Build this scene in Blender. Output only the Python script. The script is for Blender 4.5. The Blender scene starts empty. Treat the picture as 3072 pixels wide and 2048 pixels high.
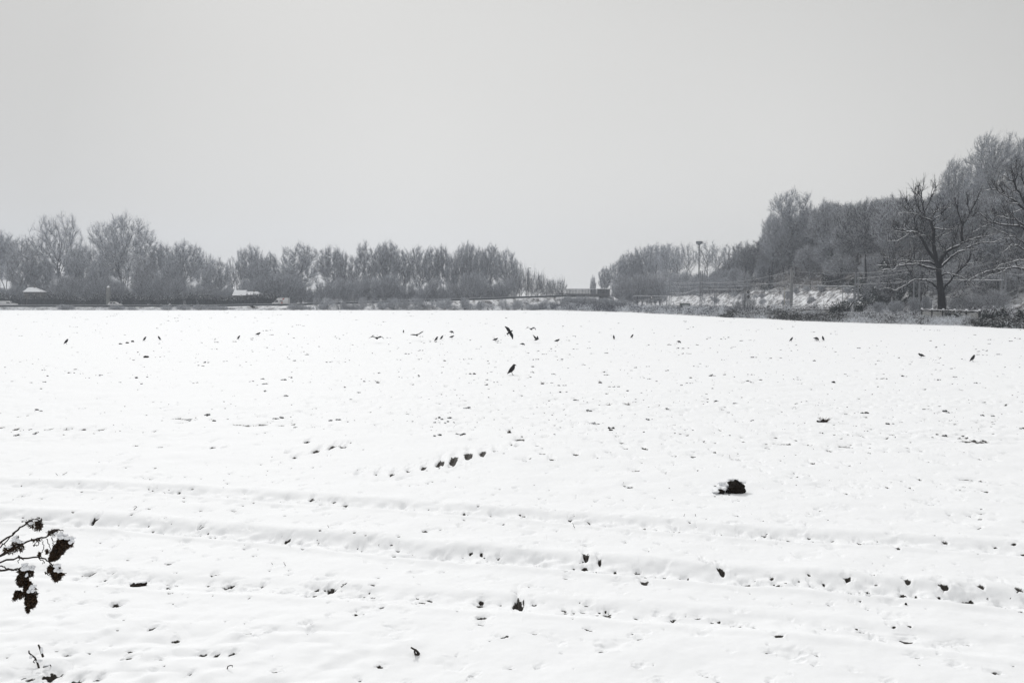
import bpy, math, random
import numpy as np
from mathutils import Vector, Matrix
PI = math.pi
random.seed(7)
RNG = np.random.default_rng(11)
sc = bpy.context.scene
COL = sc.collection

# ------------------------------------------------------------------ camera
CAM_H = 2.8
F = 2500.0                      # focal length in pixels of the 3072 px wide frame
PITCH = math.atan((1024 - 902) / F)
cam_d = bpy.data.cameras.new("camera")
cam_d.sensor_width = 36.0
cam_d.lens = F / 3072 * 36.0
cam_d.clip_start = 0.05
cam_d.clip_end = 8000
cam = bpy.data.objects.new("camera", cam_d)
COL.objects.link(cam)
cam.location = (0, 0, CAM_H)
cam.rotation_euler = (PI / 2 - PITCH, 0, 0)
sc.camera = cam

# ------------------------------------------------------------------ world
SUN_EL, SUN_AZ = math.radians(41), math.radians(-20)
w = bpy.data.worlds.new("World")
sc.world = w
w.use_nodes = True
nt = w.node_tree
nt.nodes.clear()
def N(tree, t, **k):
    n = tree.nodes.new(t)
    for a, b in k.items():
        setattr(n, a, b)
    return n
out = N(nt, 'ShaderNodeOutputWorld')
bg = N(nt, 'ShaderNodeBackground')
sky = N(nt, 'ShaderNodeTexSky', sky_type='NISHITA', sun_disc=False)
sky.sun_elevation = SUN_EL
sky.sun_rotation = SUN_AZ
sky.air_density = 2.0
sky.dust_density = 8.0
hs = N(nt, 'ShaderNodeHueSaturation')
hs.inputs['Saturation'].default_value = 0.1
hs.inputs['Value'].default_value = 0.8
nt.links.new(sky.outputs[0], hs.inputs['Color'])
tc = N(nt, 'ShaderNodeTexCoord')
sep = N(nt, 'ShaderNodeSeparateXYZ')
nt.links.new(tc.outputs['Generated'], sep.inputs[0])
ramp = N(nt, 'ShaderNodeValToRGB')           # cloud deck: brightness by elevation
e = ramp.color_ramp.elements
def lv(v):  # strength 0.1 background
    return (v * 10 * 0.995, v * 10, v * 10 * 0.997, 1)
e[0].position = 0.0; e[0].color = (0.71, 0.705, 0.69, 1)
e[1].position = 1.0; e[1].color = (1.0, 1.0, 1.0, 1)
for p, v in ((0.08, .70), (0.16, .675), (0.25, .64), (0.36, .61), (0.5, .70)):
    q = e.new(p); q.color = (v, v * .995, v * .972, 1)
nt.links.new(sep.outputs['Z'], ramp.inputs[0])
# cloud deck a touch darker to the left and the right of the view direction
axis = N(nt, 'ShaderNodeVectorMath', operation='DOT_PRODUCT')
axis.inputs[1].default_value = (0.10, 0.99, 0.05)
nt.links.new(tc.outputs['Generated'], axis.inputs[0])
mr = N(nt, 'ShaderNodeMapRange')
mr.inputs['From Min'].default_value = 0.82
mr.inputs['From Max'].default_value = 0.97
mr.inputs['To Min'].default_value = 0.80
mr.inputs['To Max'].default_value = 1.0
nt.links.new(axis.outputs['Value'], mr.inputs['Value'])
cn = N(nt, 'ShaderNodeTexNoise')
cn.inputs['Scale'].default_value = 2.2
cn.inputs['Detail'].default_value = 2
cm = N(nt, 'ShaderNodeMapRange')
cm.inputs['To Min'].default_value = .96
cm.inputs['To Max'].default_value = 1.04
nt.links.new(tc.outputs['Generated'], cn.inputs['Vector'])
nt.links.new(cn.outputs[0], cm.inputs['Value'])
mu0 = N(nt, 'ShaderNodeMath', operation='MULTIPLY')
nt.links.new(mr.outputs[0], mu0.inputs[0]); nt.links.new(cm.outputs[0], mu0.inputs[1])
mul = N(nt, 'ShaderNodeVectorMath', operation='SCALE')
nt.links.new(ramp.outputs[0], mul.inputs[0]); nt.links.new(mu0.outputs[0], mul.inputs['Scale'])
sc10 = N(nt, 'ShaderNodeVectorMath', operation='SCALE')
sc10.inputs['Scale'].default_value = 10.0
nt.links.new(mul.outputs[0], sc10.inputs[0])
mx = N(nt, 'ShaderNodeMix', data_type='RGBA')
mx.inputs[0].default_value = 0.93
nt.links.new(hs.outputs[0], mx.inputs[6]); nt.links.new(sc10.outputs[0], mx.inputs[7])
nt.links.new(mx.outputs[2], bg.inputs[0])
bg.inputs[1].default_value = 0.1
nt.links.new(bg.outputs[0], out.inputs[0])

sl = bpy.data.lights.new("sun", 'SUN')
sl.energy = 1.5
sl.angle = math.radians(11)
sl.color = (1.0, 0.985, 0.96)
so = bpy.data.objects.new("sun", sl)
COL.objects.link(so)
so.rotation_euler = (math.radians(90) - SUN_EL, 0, PI + SUN_AZ)   # light comes from beyond the field
so.rotation_euler = Vector((math.sin(-SUN_AZ) * math.cos(SUN_EL), -math.cos(SUN_AZ) * math.cos(SUN_EL), -math.sin(SUN_EL))).to_track_quat('-Z', 'Y').to_euler()

sc.view_settings.view_transform = 'Standard'
sc.view_settings.look = 'None'
sc.view_settings.gamma = 1.0
sc.view_settings.use_curve_mapping = False
sc.view_settings.exposure = 0.12
sc.render.engine = 'CYCLES'
sc.cycles.use_denoising = True
sc.cycles.volume_bounces = 1
sc.cycles.max_bounces = 8

# ------------------------------------------------------------------ helpers
CP, SP = math.cos(PITCH), math.sin(PITCH)
def at(px, py, Y):
    """point at depth Y (metres along the view azimuth) seen at photo pixel px, py"""
    a = (px - 1536) / F
    b = (1024 - py) / F
    d = (a, CP + b * SP, -SP + b * CP)
    t = Y / d[1]
    return Vector((d[0] * t, Y, CAM_H + d[2] * t))
def gnd(px, py, z=0.0):
    a = (px - 1536) / F
    b = (1024 - py) / F
    d = (a, CP + b * SP, -SP + b * CP)
    t = (z - CAM_H) / d[2]
    return Vector((d[0] * t, d[1] * t, z))

def mesh_np(name, V, faces, mat=None, parent=None, smooth=False, mats=None, midx=None):
    """faces: (n,3) or (n,4) int array, or list of such arrays"""
    me = bpy.data.meshes.new(name)
    V = np.asarray(V, dtype=np.float32).reshape(-1, 3)
    if not isinstance(faces, (list, tuple)):
        faces = [faces]
    faces = [np.asarray(f, dtype=np.int32) for f in faces if len(f)]
    nl = sum(f.size for f in faces)
    nf = sum(len(f) for f in faces)
    me.vertices.add(len(V)); me.vertices.foreach_set('co', V.ravel())
    me.loops.add(nl); me.polygons.add(nf)
    me.loops.foreach_set('vertex_index', np.concatenate([f.ravel() for f in faces]))
    tot = np.concatenate([np.full(len(f), f.shape[1], dtype=np.int32) for f in faces])
    st = np.concatenate([[0], np.cumsum(tot)[:-1]]).astype(np.int32)
    me.polygons.foreach_set('loop_start', st)
    if mats:
        for m in mats: me.materials.append(m)
    elif mat:
        me.materials.append(mat)
    if midx is not None:
        me.polygons.foreach_set('material_index', np.asarray(midx, dtype=np.int32))
    me.polygons.foreach_set('use_smooth', np.full(nf, bool(smooth)))
    me.update(calc_edges=True)
    o = bpy.data.objects.new(name, me)
    COL.objects.link(o)
    if parent: o.parent = parent
    return o

class MB:
    """collects boxes, tubes and triangles; build() links them as ONE mesh object"""
    def __init__(s):
        s.V = []; s.Q = []; s.T = []; s.n = 0
    def add(s, V, Q=None, T=None):
        V = np.asarray(V, dtype=np.float64).reshape(-1, 3)
        if Q is not None and len(Q): s.Q.append(np.asarray(Q) + s.n)
        if T is not None and len(T): s.T.append(np.asarray(T) + s.n)
        s.V.append(V); s.n += len(V)
    def box(s, a, b):
        x0, y0, z0 = a; x1, y1, z1 = b
        V = [(x0,y0,z0),(x1,y0,z0),(x1,y1,z0),(x0,y1,z0),(x0,y0,z1),(x1,y0,z1),(x1,y1,z1),(x0,y1,z1)]
        s.add(V, [(0,3,2,1),(4,5,6,7),(0,1,5,4),(1,2,6,5),(2,3,7,6),(3,0,4,7)])
    def tube(s, pts, rad, k=6):
        P = np.asarray([tuple(p) for p in pts], dtype=np.float64)
        n = len(P)
        R = np.full(n, rad) if np.isscalar(rad) else np.asarray(rad, dtype=np.float64)
        D = np.gradient(P, axis=0)
        D /= np.linalg.norm(D, axis=1)[:, None] + 1e-9
        up = np.array([0, 0, 1.0]) if abs(D[0][2]) < .9 else np.array([1.0, 0, 0])
        A = np.cross(D, up); A /= np.linalg.norm(A, axis=1)[:, None] + 1e-9
        B = np.cross(D, A)
        th = np.arange(k) * 2 * PI / k
        V = P[:, None] + R[:, None, None] * (np.cos(th)[None, :, None] * A[:, None] + np.sin(th)[None, :, None] * B[:, None])
        i = np.arange(n - 1)[:, None] * k; j = np.arange(k)[None]; j2 = (j + 1) % k
        Q = np.stack([i + j, i + j2, i + k + j2, i + k + j], -1).reshape(-1, 4)
        s.add(V, Q)
        c = s.n
        s.add([P[0], P[-1]])
        b = c - n * k
        s.T.append(np.array([(b + (q + 1) % k, b + q, c) for q in range(k)]))
        b2 = b + (n - 1) * k
        s.T.append(np.array([(b2 + q, b2 + (q + 1) % k, c + 1) for q in range(k)]))
    def ribbons(s, P0, P1, wd):
        """thin pointed blades from P0 to P1"""
        P0 = np.asarray(P0); P1 = np.asarray(P1)
        n = len(P0)
        d = P1 - P0
        r = RNG.normal(size=(n, 3))
        c = np.cross(d, r); c /= np.linalg.norm(c, axis=1)[:, None] + 1e-9
        c = c * (np.asarray(wd).reshape(-1, 1) * .5)
        V = np.stack([P0 - c, P0 + c, P1], 1).reshape(-1, 3)
        s.add(V, T=np.arange(n * 3).reshape(-1, 3))
    def leaves(s, P, size, flat=0.0):
        P = np.asarray(P); n = len(P)
        a = RNG.normal(size=(n, 3)); a[:, 2] *= (1 - flat); a /= np.linalg.norm(a, axis=1)[:, None]
        b = np.cross(a, RNG.normal(size=(n, 3)) * [1 - flat, 1 - flat, 1]); b /= np.linalg.norm(b, axis=1)[:, None] + 1e-9
        sz = (np.asarray(size) * (0.6 + .8 * RNG.random(n)))[:, None]
        V = np.stack([P - a * sz, P - b * sz * .5, P + a * sz, P + b * sz * .5], 1).reshape(-1, 3)
        s.add(V, np.arange(n * 4).reshape(-1, 4))
    def lump(s, c, r, seed=0, nu=10, nv=7, rough=.25, flat=0.0):
        """irregular rounded lump with radii r"""
        rg = np.random.default_rng(seed)
        ph = rg.random(6) * 6.28
        u = np.arange(nu) * 2 * PI / nu
        v = (np.arange(nv) + .5) / nv * PI
        U, W = np.meshgrid(u, v)
        rr = 1 + rough * (np.sin(2 * U + ph[0]) * np.sin(W * 2 + ph[1]) + .6 * np.sin(3 * U + ph[2] + 2 * W) + .5 * np.sin(5 * U + ph[3]) * np.sin(3 * W + ph[4])) * np.sin(W)
        rr += rg.normal(size=rr.shape) * rough * .25
        X = c[0] + r[0] * rr * np.cos(U) * np.sin(W)
        Yv = c[1] + r[1] * rr * np.sin(U) * np.sin(W)
        Z = c[2] + r[2] * rr * np.cos(W)
        V = np.stack([X, Yv, Z], -1).reshape(-1, 3)
        i = np.arange(nv - 1)[:, None] * nu; j = np.arange(nu)[None]; j2 = (j + 1) % nu
        Q = np.stack([i + j, i + nu + j, i + nu + j2, i + j2], -1).reshape(-1, 4)
        b = self_n = s.n
        s.add(V, Q)
        s.add([(c[0], c[1], c[2] + r[2]), (c[0], c[1], c[2] - r[2])])
        t = b + nu * nv
        s.T.append(np.array([(b + q, b + (q + 1) % nu, t) for q in range(nu)]))
        b2 = b + (nv - 1) * nu
        s.T.append(np.array([(b2 + (q + 1) % nu, b2 + q, t + 1) for q in range(nu)]))
    def build(s, name, mat, parent=None, smooth=False, mats=None, midx=None):
        V = np.concatenate(s.V)
        fs = []
        if s.Q: fs.append(np.concatenate(s.Q))
        if s.T: fs.append(np.concatenate(s.T))
        return mesh_np(name, V, fs, mat, parent, smooth, mats, midx)

def tag(o, label=None, cat=None, group=None, kind=None):
    if label: o['label'] = label
    if cat: o['category'] = cat
    if group: o['group'] = group
    if kind: o['kind'] = kind
    return o
def empty(name, loc=(0, 0, 0), rz=0.0):
    o = bpy.data.objects.new(name, None)
    o.empty_display_size = .3
    COL.objects.link(o); o.location = loc; o.rotation_euler = (0, 0, rz)
    return o
def copy_tree(o, parent=None):
    c = o.copy(); COL.objects.link(c)
    if parent: c.parent = parent
    for ch in o.children:
        copy_tree(ch, c)
    return c

# ------------------------------------------------------------------ noise
_tab = np.random.default_rng(5).random((256, 256))
def vn(x, y, s=0):
    x = x + s * 17.31; y = y + s * 9.77
    xi = np.floor(x).astype(np.int64); yi = np.floor(y).astype(np.int64)
    fx = x - xi; fy = y - yi
    fx = fx * fx * (3 - 2 * fx); fy = fy * fy * (3 - 2 * fy)
    a = _tab[xi & 255, yi & 255]; b = _tab[(xi + 1) & 255, yi & 255]
    c = _tab[xi & 255, (yi + 1) & 255]; d = _tab[(xi + 1) & 255, (yi + 1) & 255]
    return (a + (b - a) * fx) * (1 - fy) + (c + (d - c) * fx) * fy - .5
def sstep(a, b, x):
    t = np.clip((x - a) / (b - a), 0, 1)
    return t * t * (3 - 2 * t)

# ------------------------------------------------------------------ materials
def mat(name, col, rough=.8, var=.0, scale=5.0, col2=None, snow=None, bump=0, metal=0, coord='Object', spec=.3):
    """col varied by noise towards col2; snow=(lo,hi): snow lying on upward faces"""
    m = bpy.data.materials.new(name); m.use_nodes = True
    t = m.node_tree; b = t.nodes['Principled BSDF']
    b.inputs['Roughness'].default_value = rough
    b.inputs['Metallic'].default_value = metal
    b.inputs['Specular IOR Level'].default_value = spec
    L = t.links.new
    tcn = N(t, 'ShaderNodeTexCoord')
    no = N(t, 'ShaderNodeTexNoise'); no.inputs['Scale'].default_value = scale; no.inputs['Detail'].default_value = 4
    L(tcn.outputs[coord], no.inputs['Vector'])
    c2 = col2 or tuple(c * (1 - var) for c in col)
    r = N(t, 'ShaderNodeValToRGB')
    r.color_ramp.elements[0].position = .38; r.color_ramp.elements[0].color = (*c2, 1)
    r.color_ramp.elements[1].position = .62; r.color_ramp.elements[1].color = (*col, 1)
    L(no.outputs[0], r.inputs[0])
    last = r.outputs[0]
    if snow:
        g = N(t, 'ShaderNodeNewGeometry'); s = N(t, 'ShaderNodeSeparateXYZ'); L(g.outputs['Normal'], s.inputs[0])
        n2 = N(t, 'ShaderNodeTexNoise'); n2.inputs['Scale'].default_value = scale * 2; L(tcn.outputs[coord], n2.inputs['Vector'])
        a = N(t, 'ShaderNodeMath', operation='MULTIPLY_ADD'); a.inputs[1].default_value = .9; L(n2.outputs[0], a.inputs[0]); L(s.outputs['Z'], a.inputs[2])
        k = N(t, 'ShaderNodeMapRange'); k.inputs['From Min'].default_value = snow[0] + .45; k.inputs['From Max'].default_value = snow[1] + .45
        L(a.outputs[0], k.inputs['Value'])
        x = N(t, 'ShaderNodeMix', data_type='RGBA'); L(k.outputs[0], x.inputs[0]); L(last, x.inputs[6]); x.inputs[7].default_value = (.82, .84, .87, 1)
        last = x.outputs[2]
    L(last, b.inputs['Base Color'])
    if bump:
        bn = N(t, 'ShaderNodeBump'); bn.inputs['Strength'].default_value = bump; L(no.outputs[0], bn.inputs['Height']); L(bn.outputs[0], b.inputs['Normal'])
    return m
M = {}
M['snow'] = mat('snow', (.86, .875, .90), .65, .02, 3)
M['frost'] = mat('frost', (.66, .685, .725), .8, .1, 3)
M['bark'] = mat('bark', (.045, .040, .038), .9, .4, 6)
M['bark_snow'] = mat('bark_with_snow', (.035, .032, .031), .9, .4, 2, snow=(.35, .7))
M['bark_dark'] = mat('bark_dark', (.008, .007, .008), .9, .4, 2, snow=(.62, .9))
M['twig'] = mat('twig_grey', (.078, .084, .102), .9, .3, .25)
M['twig_brown'] = mat('twig_brown', (.074, .066, .072), .9, .3, .25)
M['twig_dark'] = mat('twig_dark', (.032, .030, .032), .9, .3, .5)
M['ever'] = mat('evergreen_leaf', (.011, .020, .015), .6, .4, 1.0)
M['ever_snow'] = mat('evergreen_leaf_with_snow', (.013, .024, .018), .6, .4, 1.0, snow=(.72, 1.0))
M['bramble'] = mat('bramble_stem', (.050, .042, .040), .8, .4, 1.5)
M['soil'] = mat('soil', (.015, .011, .008), .95, .5, 30, bump=.6, spec=.1)
M['soil_snow'] = mat('soil_with_snow', (.010, .008, .006), .95, .5, 20, snow=(.62, .9), spec=.1)
M['feather'] = mat('feather_black', (.010, .010, .012), .55, .3, 20)
M['feather_grey'] = mat('feather_grey', (.10, .10, .105), .7, .3, 20)
M['beak'] = mat('beak', (.012, .011, .011), .4)
M['concrete'] = mat('concrete', (.24, .245, .25), .9, .25, 2)
M['concrete_snow'] = mat('concrete_with_snow', (.15, .15, .155), .9, .3, 3, snow=(.6, .85))
M['steel'] = mat('galvanised_steel', (.20, .21, .225), .6, .2, 4, metal=.3)
M['steel_snow'] = mat('steel_with_snow', (.16, .17, .18), .6, .2, 4, snow=(.4, .6))
M['dark_steel'] = mat('dark_steel', (.05, .055, .06), .6, .2, 4)
M['bridge_mesh'] = mat('bridge_mesh', (.095, .10, .11), .7, .3, 1)
M['wire'] = mat('wire_with_frost', (.36, .37, .39), .6, .2, 4)
M['barrier'] = mat('barrier', (.035, .042, .045), .7, .2, .5)
M['white_paint'] = mat('white_paint', (.72, .72, .72), .35, .04, 1)
M['glass'] = mat('car_glass', (.03, .035, .04), .15)
M['tyre'] = mat('tyre', (.02, .02, .02), .9)
M['red_paint'] = mat('red_paint', (.40, .10, .09), .6)
M['house_wall'] = mat('house_wall', (.22, .21, .20), .9, .2, .6)
M['fence'] = mat('fence_concrete', (.42, .42, .41), .9, .15, 2)
M['fence_dark'] = mat('fence_rail', (.030, .030, .030), .9, .2, 2)
M['weed'] = mat('dead_leaf', (.022, .015, .010), .9, .5, 60, col2=(.055, .032, .016))
M['weed_stem'] = mat('dead_stem', (.030, .022, .018), .8, .3, 40)
M['asphalt'] = mat('asphalt', (.06, .06, .065), .9, .2, 1)
M['black'] = mat('black_enamel', (.012, .012, .013), .5)
M['plate'] = mat('signal_lens', (.12, .12, .125), .4)

# field: snow with bare soil where the attribute says the sheet is broken
def field_mat():
    m = bpy.data.materials.new('field_snow'); m.use_nodes = True
    t = m.node_tree; b = t.nodes['Principled BSDF']; L = t.links.new
    b.inputs['Roughness'].default_value = .7
    b.inputs['Specular IOR Level'].default_value = .2
    at_ = N(t, 'ShaderNodeAttribute', attribute_name='bare')
    tcn = N(t, 'ShaderNodeTexCoord')
    no = N(t, 'ShaderNodeTexNoise'); no.inputs['Scale'].default_value = 22; no.inputs['Detail'].default_value = 5
    L(tcn.outputs['Object'], no.inputs['Vector'])
    a = N(t, 'ShaderNodeMath', operation='MULTIPLY_ADD'); a.inputs[1].default_value = .9; L(no.outputs[0], a.inputs[0]); L(at_.outputs['Fac'], a.inputs[2])
    k = N(t, 'ShaderNodeMapRange'); k.inputs['From Min'].default_value = .78; k.inputs['From Max'].default_value = 1.0; L(a.outputs[0], k.inputs['Value'])
    sr = N(t, 'ShaderNodeValToRGB'); sr.color_ramp.elements[0].color = (.006, .005, .004, 1); sr.color_ramp.elements[1].color = (.026, .020, .014, 1)
    n2 = N(t, 'ShaderNodeTexNoise'); n2.inputs['Scale'].default_value = 40; L(tcn.outputs['Object'], n2.inputs['Vector']); L(n2.outputs[0], sr.inputs[0])
    x = N(t, 'ShaderNodeMix', data_type='RGBA'); L(k.outputs[0], x.inputs[0]); x.inputs[6].default_value = (.87, .88, .895, 1); L(sr.outputs[0], x.inputs[7])
    L(x.outputs[2], b.inputs['Base Color'])
    bn = N(t, 'ShaderNodeBump'); bn.inputs['Strength'].default_value = .35; bn.inputs['Distance'].default_value = .01
    n3 = N(t, 'ShaderNodeTexNoise'); n3.inputs['Scale'].default_value = 14; n3.inputs['Detail'].default_value = 3; L(tcn.outputs['Object'], n3.inputs['Vector'])
    L(n3.outputs[0], bn.inputs['Height']); L(bn.outputs[0], b.inputs['Normal'])
    return m
M['field'] = field_mat()

# ------------------------------------------------------------------ the field
EDGE = [(60, 60), (81, 50.5), (92, 50), (109, 43), (140, 37), (200, 29), (233, 16), (262, 4), (300, -20)]
def edge_x(Y):
    return np.interp(Y, [p[0] for p in EDGE], [p[1] for p in EDGE])

Y0, Y1, NR, NC = 4.8, 262.0, 900, 1500
v = np.linspace(0, 1, NR)
Yr = 1 / (1 / Y0 - v * (1 / Y0 - 1 / Y1))
u = np.linspace(-1, 1, NC)
u = np.sign(u) * (np.abs(u) * .9 + .1 * np.abs(u) ** 12 * 6)      # coarser beyond the sides
HW = lambda Y: .70 * Y + .6
YY = np.repeat(Yr[:, None], NC, 1)
XX = u[None] * HW(Yr)[:, None]
ZZ = np.zeros_like(XX); BA = np.zeros_like(XX)
fade = 1 / (1 + (YY / 60) ** 2)
ZZ += .10 * vn(XX / 9, YY / 9, 1) + .05 * vn(XX / 2.3, YY / 1.6, 2) * (.4 + .6 * fade)
ZZ += .030 * vn(XX / .55, YY / .42, 3) + .012 * vn(XX / .21, YY / .17, 4) * fade + .004 * vn(XX / .07, YY / .06, 5) * fade
# broken, ploughed bands: clod relief under thin snow
rough = sstep(.06, .30, vn(XX / 7, YY / 2.2, 8) + .12 * sstep(14, 22, YY) - .5 * sstep(34, 50, YY))
ZZ += rough * (.045 * np.abs(vn(XX / .33, YY / .25, 9)) + .03 * vn(XX / .14, YY / .12, 10))

S = 3072 / 2352
TR = [  # wheel tracks: photo points (x, y), depth, half width
    ([(-400, 1092), (0, 1108), (400, 1128), (700, 1150), (1000, 1168), (1400, 1194), (1700, 1218), (2000, 1232), (2352, 1254), (2800, 1280)], .055, .22),
    ([(-400, 1160), (0, 1187), (300, 1206), (700, 1240), (1000, 1268), (1300, 1290), (1500, 1308), (1800, 1330), (2100, 1350), (2352, 1368), (2800, 1400)], .075, .24),
    ([(-400, 1290), (150, 1324), (400, 1344), (700, 1360), (1000, 1378), (1300, 1398), (1550, 1412), (1900, 1440), (2352, 1486), (2800, 1530)], .03, .18)]
tracks = []
for pts, dep, hw in TR:
    g = [gnd(x * S, y * S) for x, y in pts]
    tx = np.array([p.x for p in g]); ty = np.array([p.y for p in g])
    tracks.append((tx, ty, dep, hw))
    dy = YY - np.interp(XX, tx, ty)
    prof = np.exp(-(np.abs(dy) / hw) ** 3)
    ZZ -= dep * prof * (1 + .5 * vn(XX / .5, YY / .5, 12))
    ZZ += prof * .05 * vn(XX / .12, YY / .10, 13) * (dep / .07)
    ZZ += .25 * dep * np.exp(-((dy - 1.6 * hw) / (.6 * hw)) ** 2) + .35 * dep * np.exp(-((dy + 1.5 * hw) / (.4 * hw)) ** 2)

def splat(x, y, rx, ry, dep, bare, rim=.10, ang=0.0):
    if y < Y0 or y > Y1 - 1: return
    m = 2.6
    dep = min(dep, .55 * ry + .004)
    vy0 = (1 / Y0 - 1 / max(Y0, y - ry * m)) / (1 / Y0 - 1 / Y1); vy1 = (1 / Y0 - 1 / min(Y1, y + ry * m)) / (1 / Y0 - 1 / Y1)
    r0 = int(vy0 * (NR - 1)); r1 = int(vy1 * (NR - 1)) + 2
    uu = np.array([x - rx * m, x + rx * m])
    ulo = min(uu / HW(y)); uhi = max(uu / HW(y))
    c0 = np.searchsorted(u, ulo - .002) - 1; c1 = np.searchsorted(u, uhi + .002) + 1
    r0 = max(0, r0); r1 = min(NR, r1); c0 = max(0, c0); c1 = min(NC, c1)
    if r1 <= r0 or c1 <= c0: return
    dx = (XX[r0:r1, c0:c1] - x); dy = (YY[r0:r1, c0:c1] - y)
    if ang:
        dx, dy = dx * math.cos(ang) + dy * math.sin(ang), -dx * math.sin(ang) + dy * math.cos(ang)
    dx = dx / rx; dy = dy / ry
    nz = 1 + .8 * vn((dx + x * 3) * 1.5, (dy + y * 3) * 1.5, 3)
    far = np.where(dy > 0, .55, 1.25)                 # long soft slope, short steep lip
    r = np.sqrt(dx * dx + (dy * far) ** 2) * nz
    pw = np.where(dy > 0, 1.6, 4.0)
    ZZ[r0:r1, c0:c1] += -dep * np.exp(-(r * 1.15) ** pw) + rim * dep * np.exp(-((r - 1.45) / .4) ** 2) * (dy < 0)
    if bare > 0:
        rb_ = np.sqrt(dx * dx + ((dy - .08) * 1.15) ** 2) * nz * (1 + .5 * vn((dx + x * 3) * 4, (dy + y * 3) * 4, 5))
        BA[r0:r1, c0:c1] = np.maximum(BA[r0:r1, c0:c1], np.clip(1.5 - 1.3 * rb_, 0, 1.15) * bare)

rg = np.random.default_rng(21)
def psp(px, py, wpx, hpx, dep, bare, ang=0):
    """dent seen at photo pixel with the given pixel size"""
    p = gnd(px, py)
    k = p.y / F
    hpx = max(hpx, 8.5) * 1.12
    rx = wpx * .5 * k; ry = hpx * .42 * k * p.y / CAM_H
    splat(p.x, p.y, max(rx, .012), max(ry, .014), dep, bare, ang=ang)
# row of wheel-lug prints and hoof-like prints (photo x, y, w, h)
LUG = [(8,1279,14,7,.9),(57,1281,22,12,.8),(101,1281,17,8,1),(149,1283,17,9,1),(203,1284,17,8,.7),(253,1284,17,8,.9),(304,1286,18,8,.9),(252,1308,14,7,1),(359,1288,14,6,.3),(195,1313,12,5,.4),
  (1073,1420,22,14,.25),(1130,1419,14,14,.6),(1177,1420,14,15,1),(1225,1409,18,14,.6),(1271,1400,16,16,.9),(1319,1388,18,26,1.1),(1362,1379,20,26,1.2),(1404,1368,20,26,1.2),(1448,1360,22,20,.8),(1487,1352,20,12,.5),(1352,1397,16,6,.8),(1212,1431,34,6,.35),(1575,1382,14,7,.9),(1655,1379,16,9,.9),
  (922,1326,15,11,1.2),(949,1354,17,17,.7),(996,1342,13,20,.9),(1018,1337,13,7,1.1),(1033,1341,16,12,.9),(885,1371,16,9,.8),(865,1358,14,5,.5)]
for x, y, a, b, ba in LUG:
    q_ = x < 400 and y < 1320
    psp(x, y, a * (1.2 if q_ else 1.15), b * (1.25 if q_ else 1.12), .06, min(1.2, ba + .35 if q_ else ba))
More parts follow.
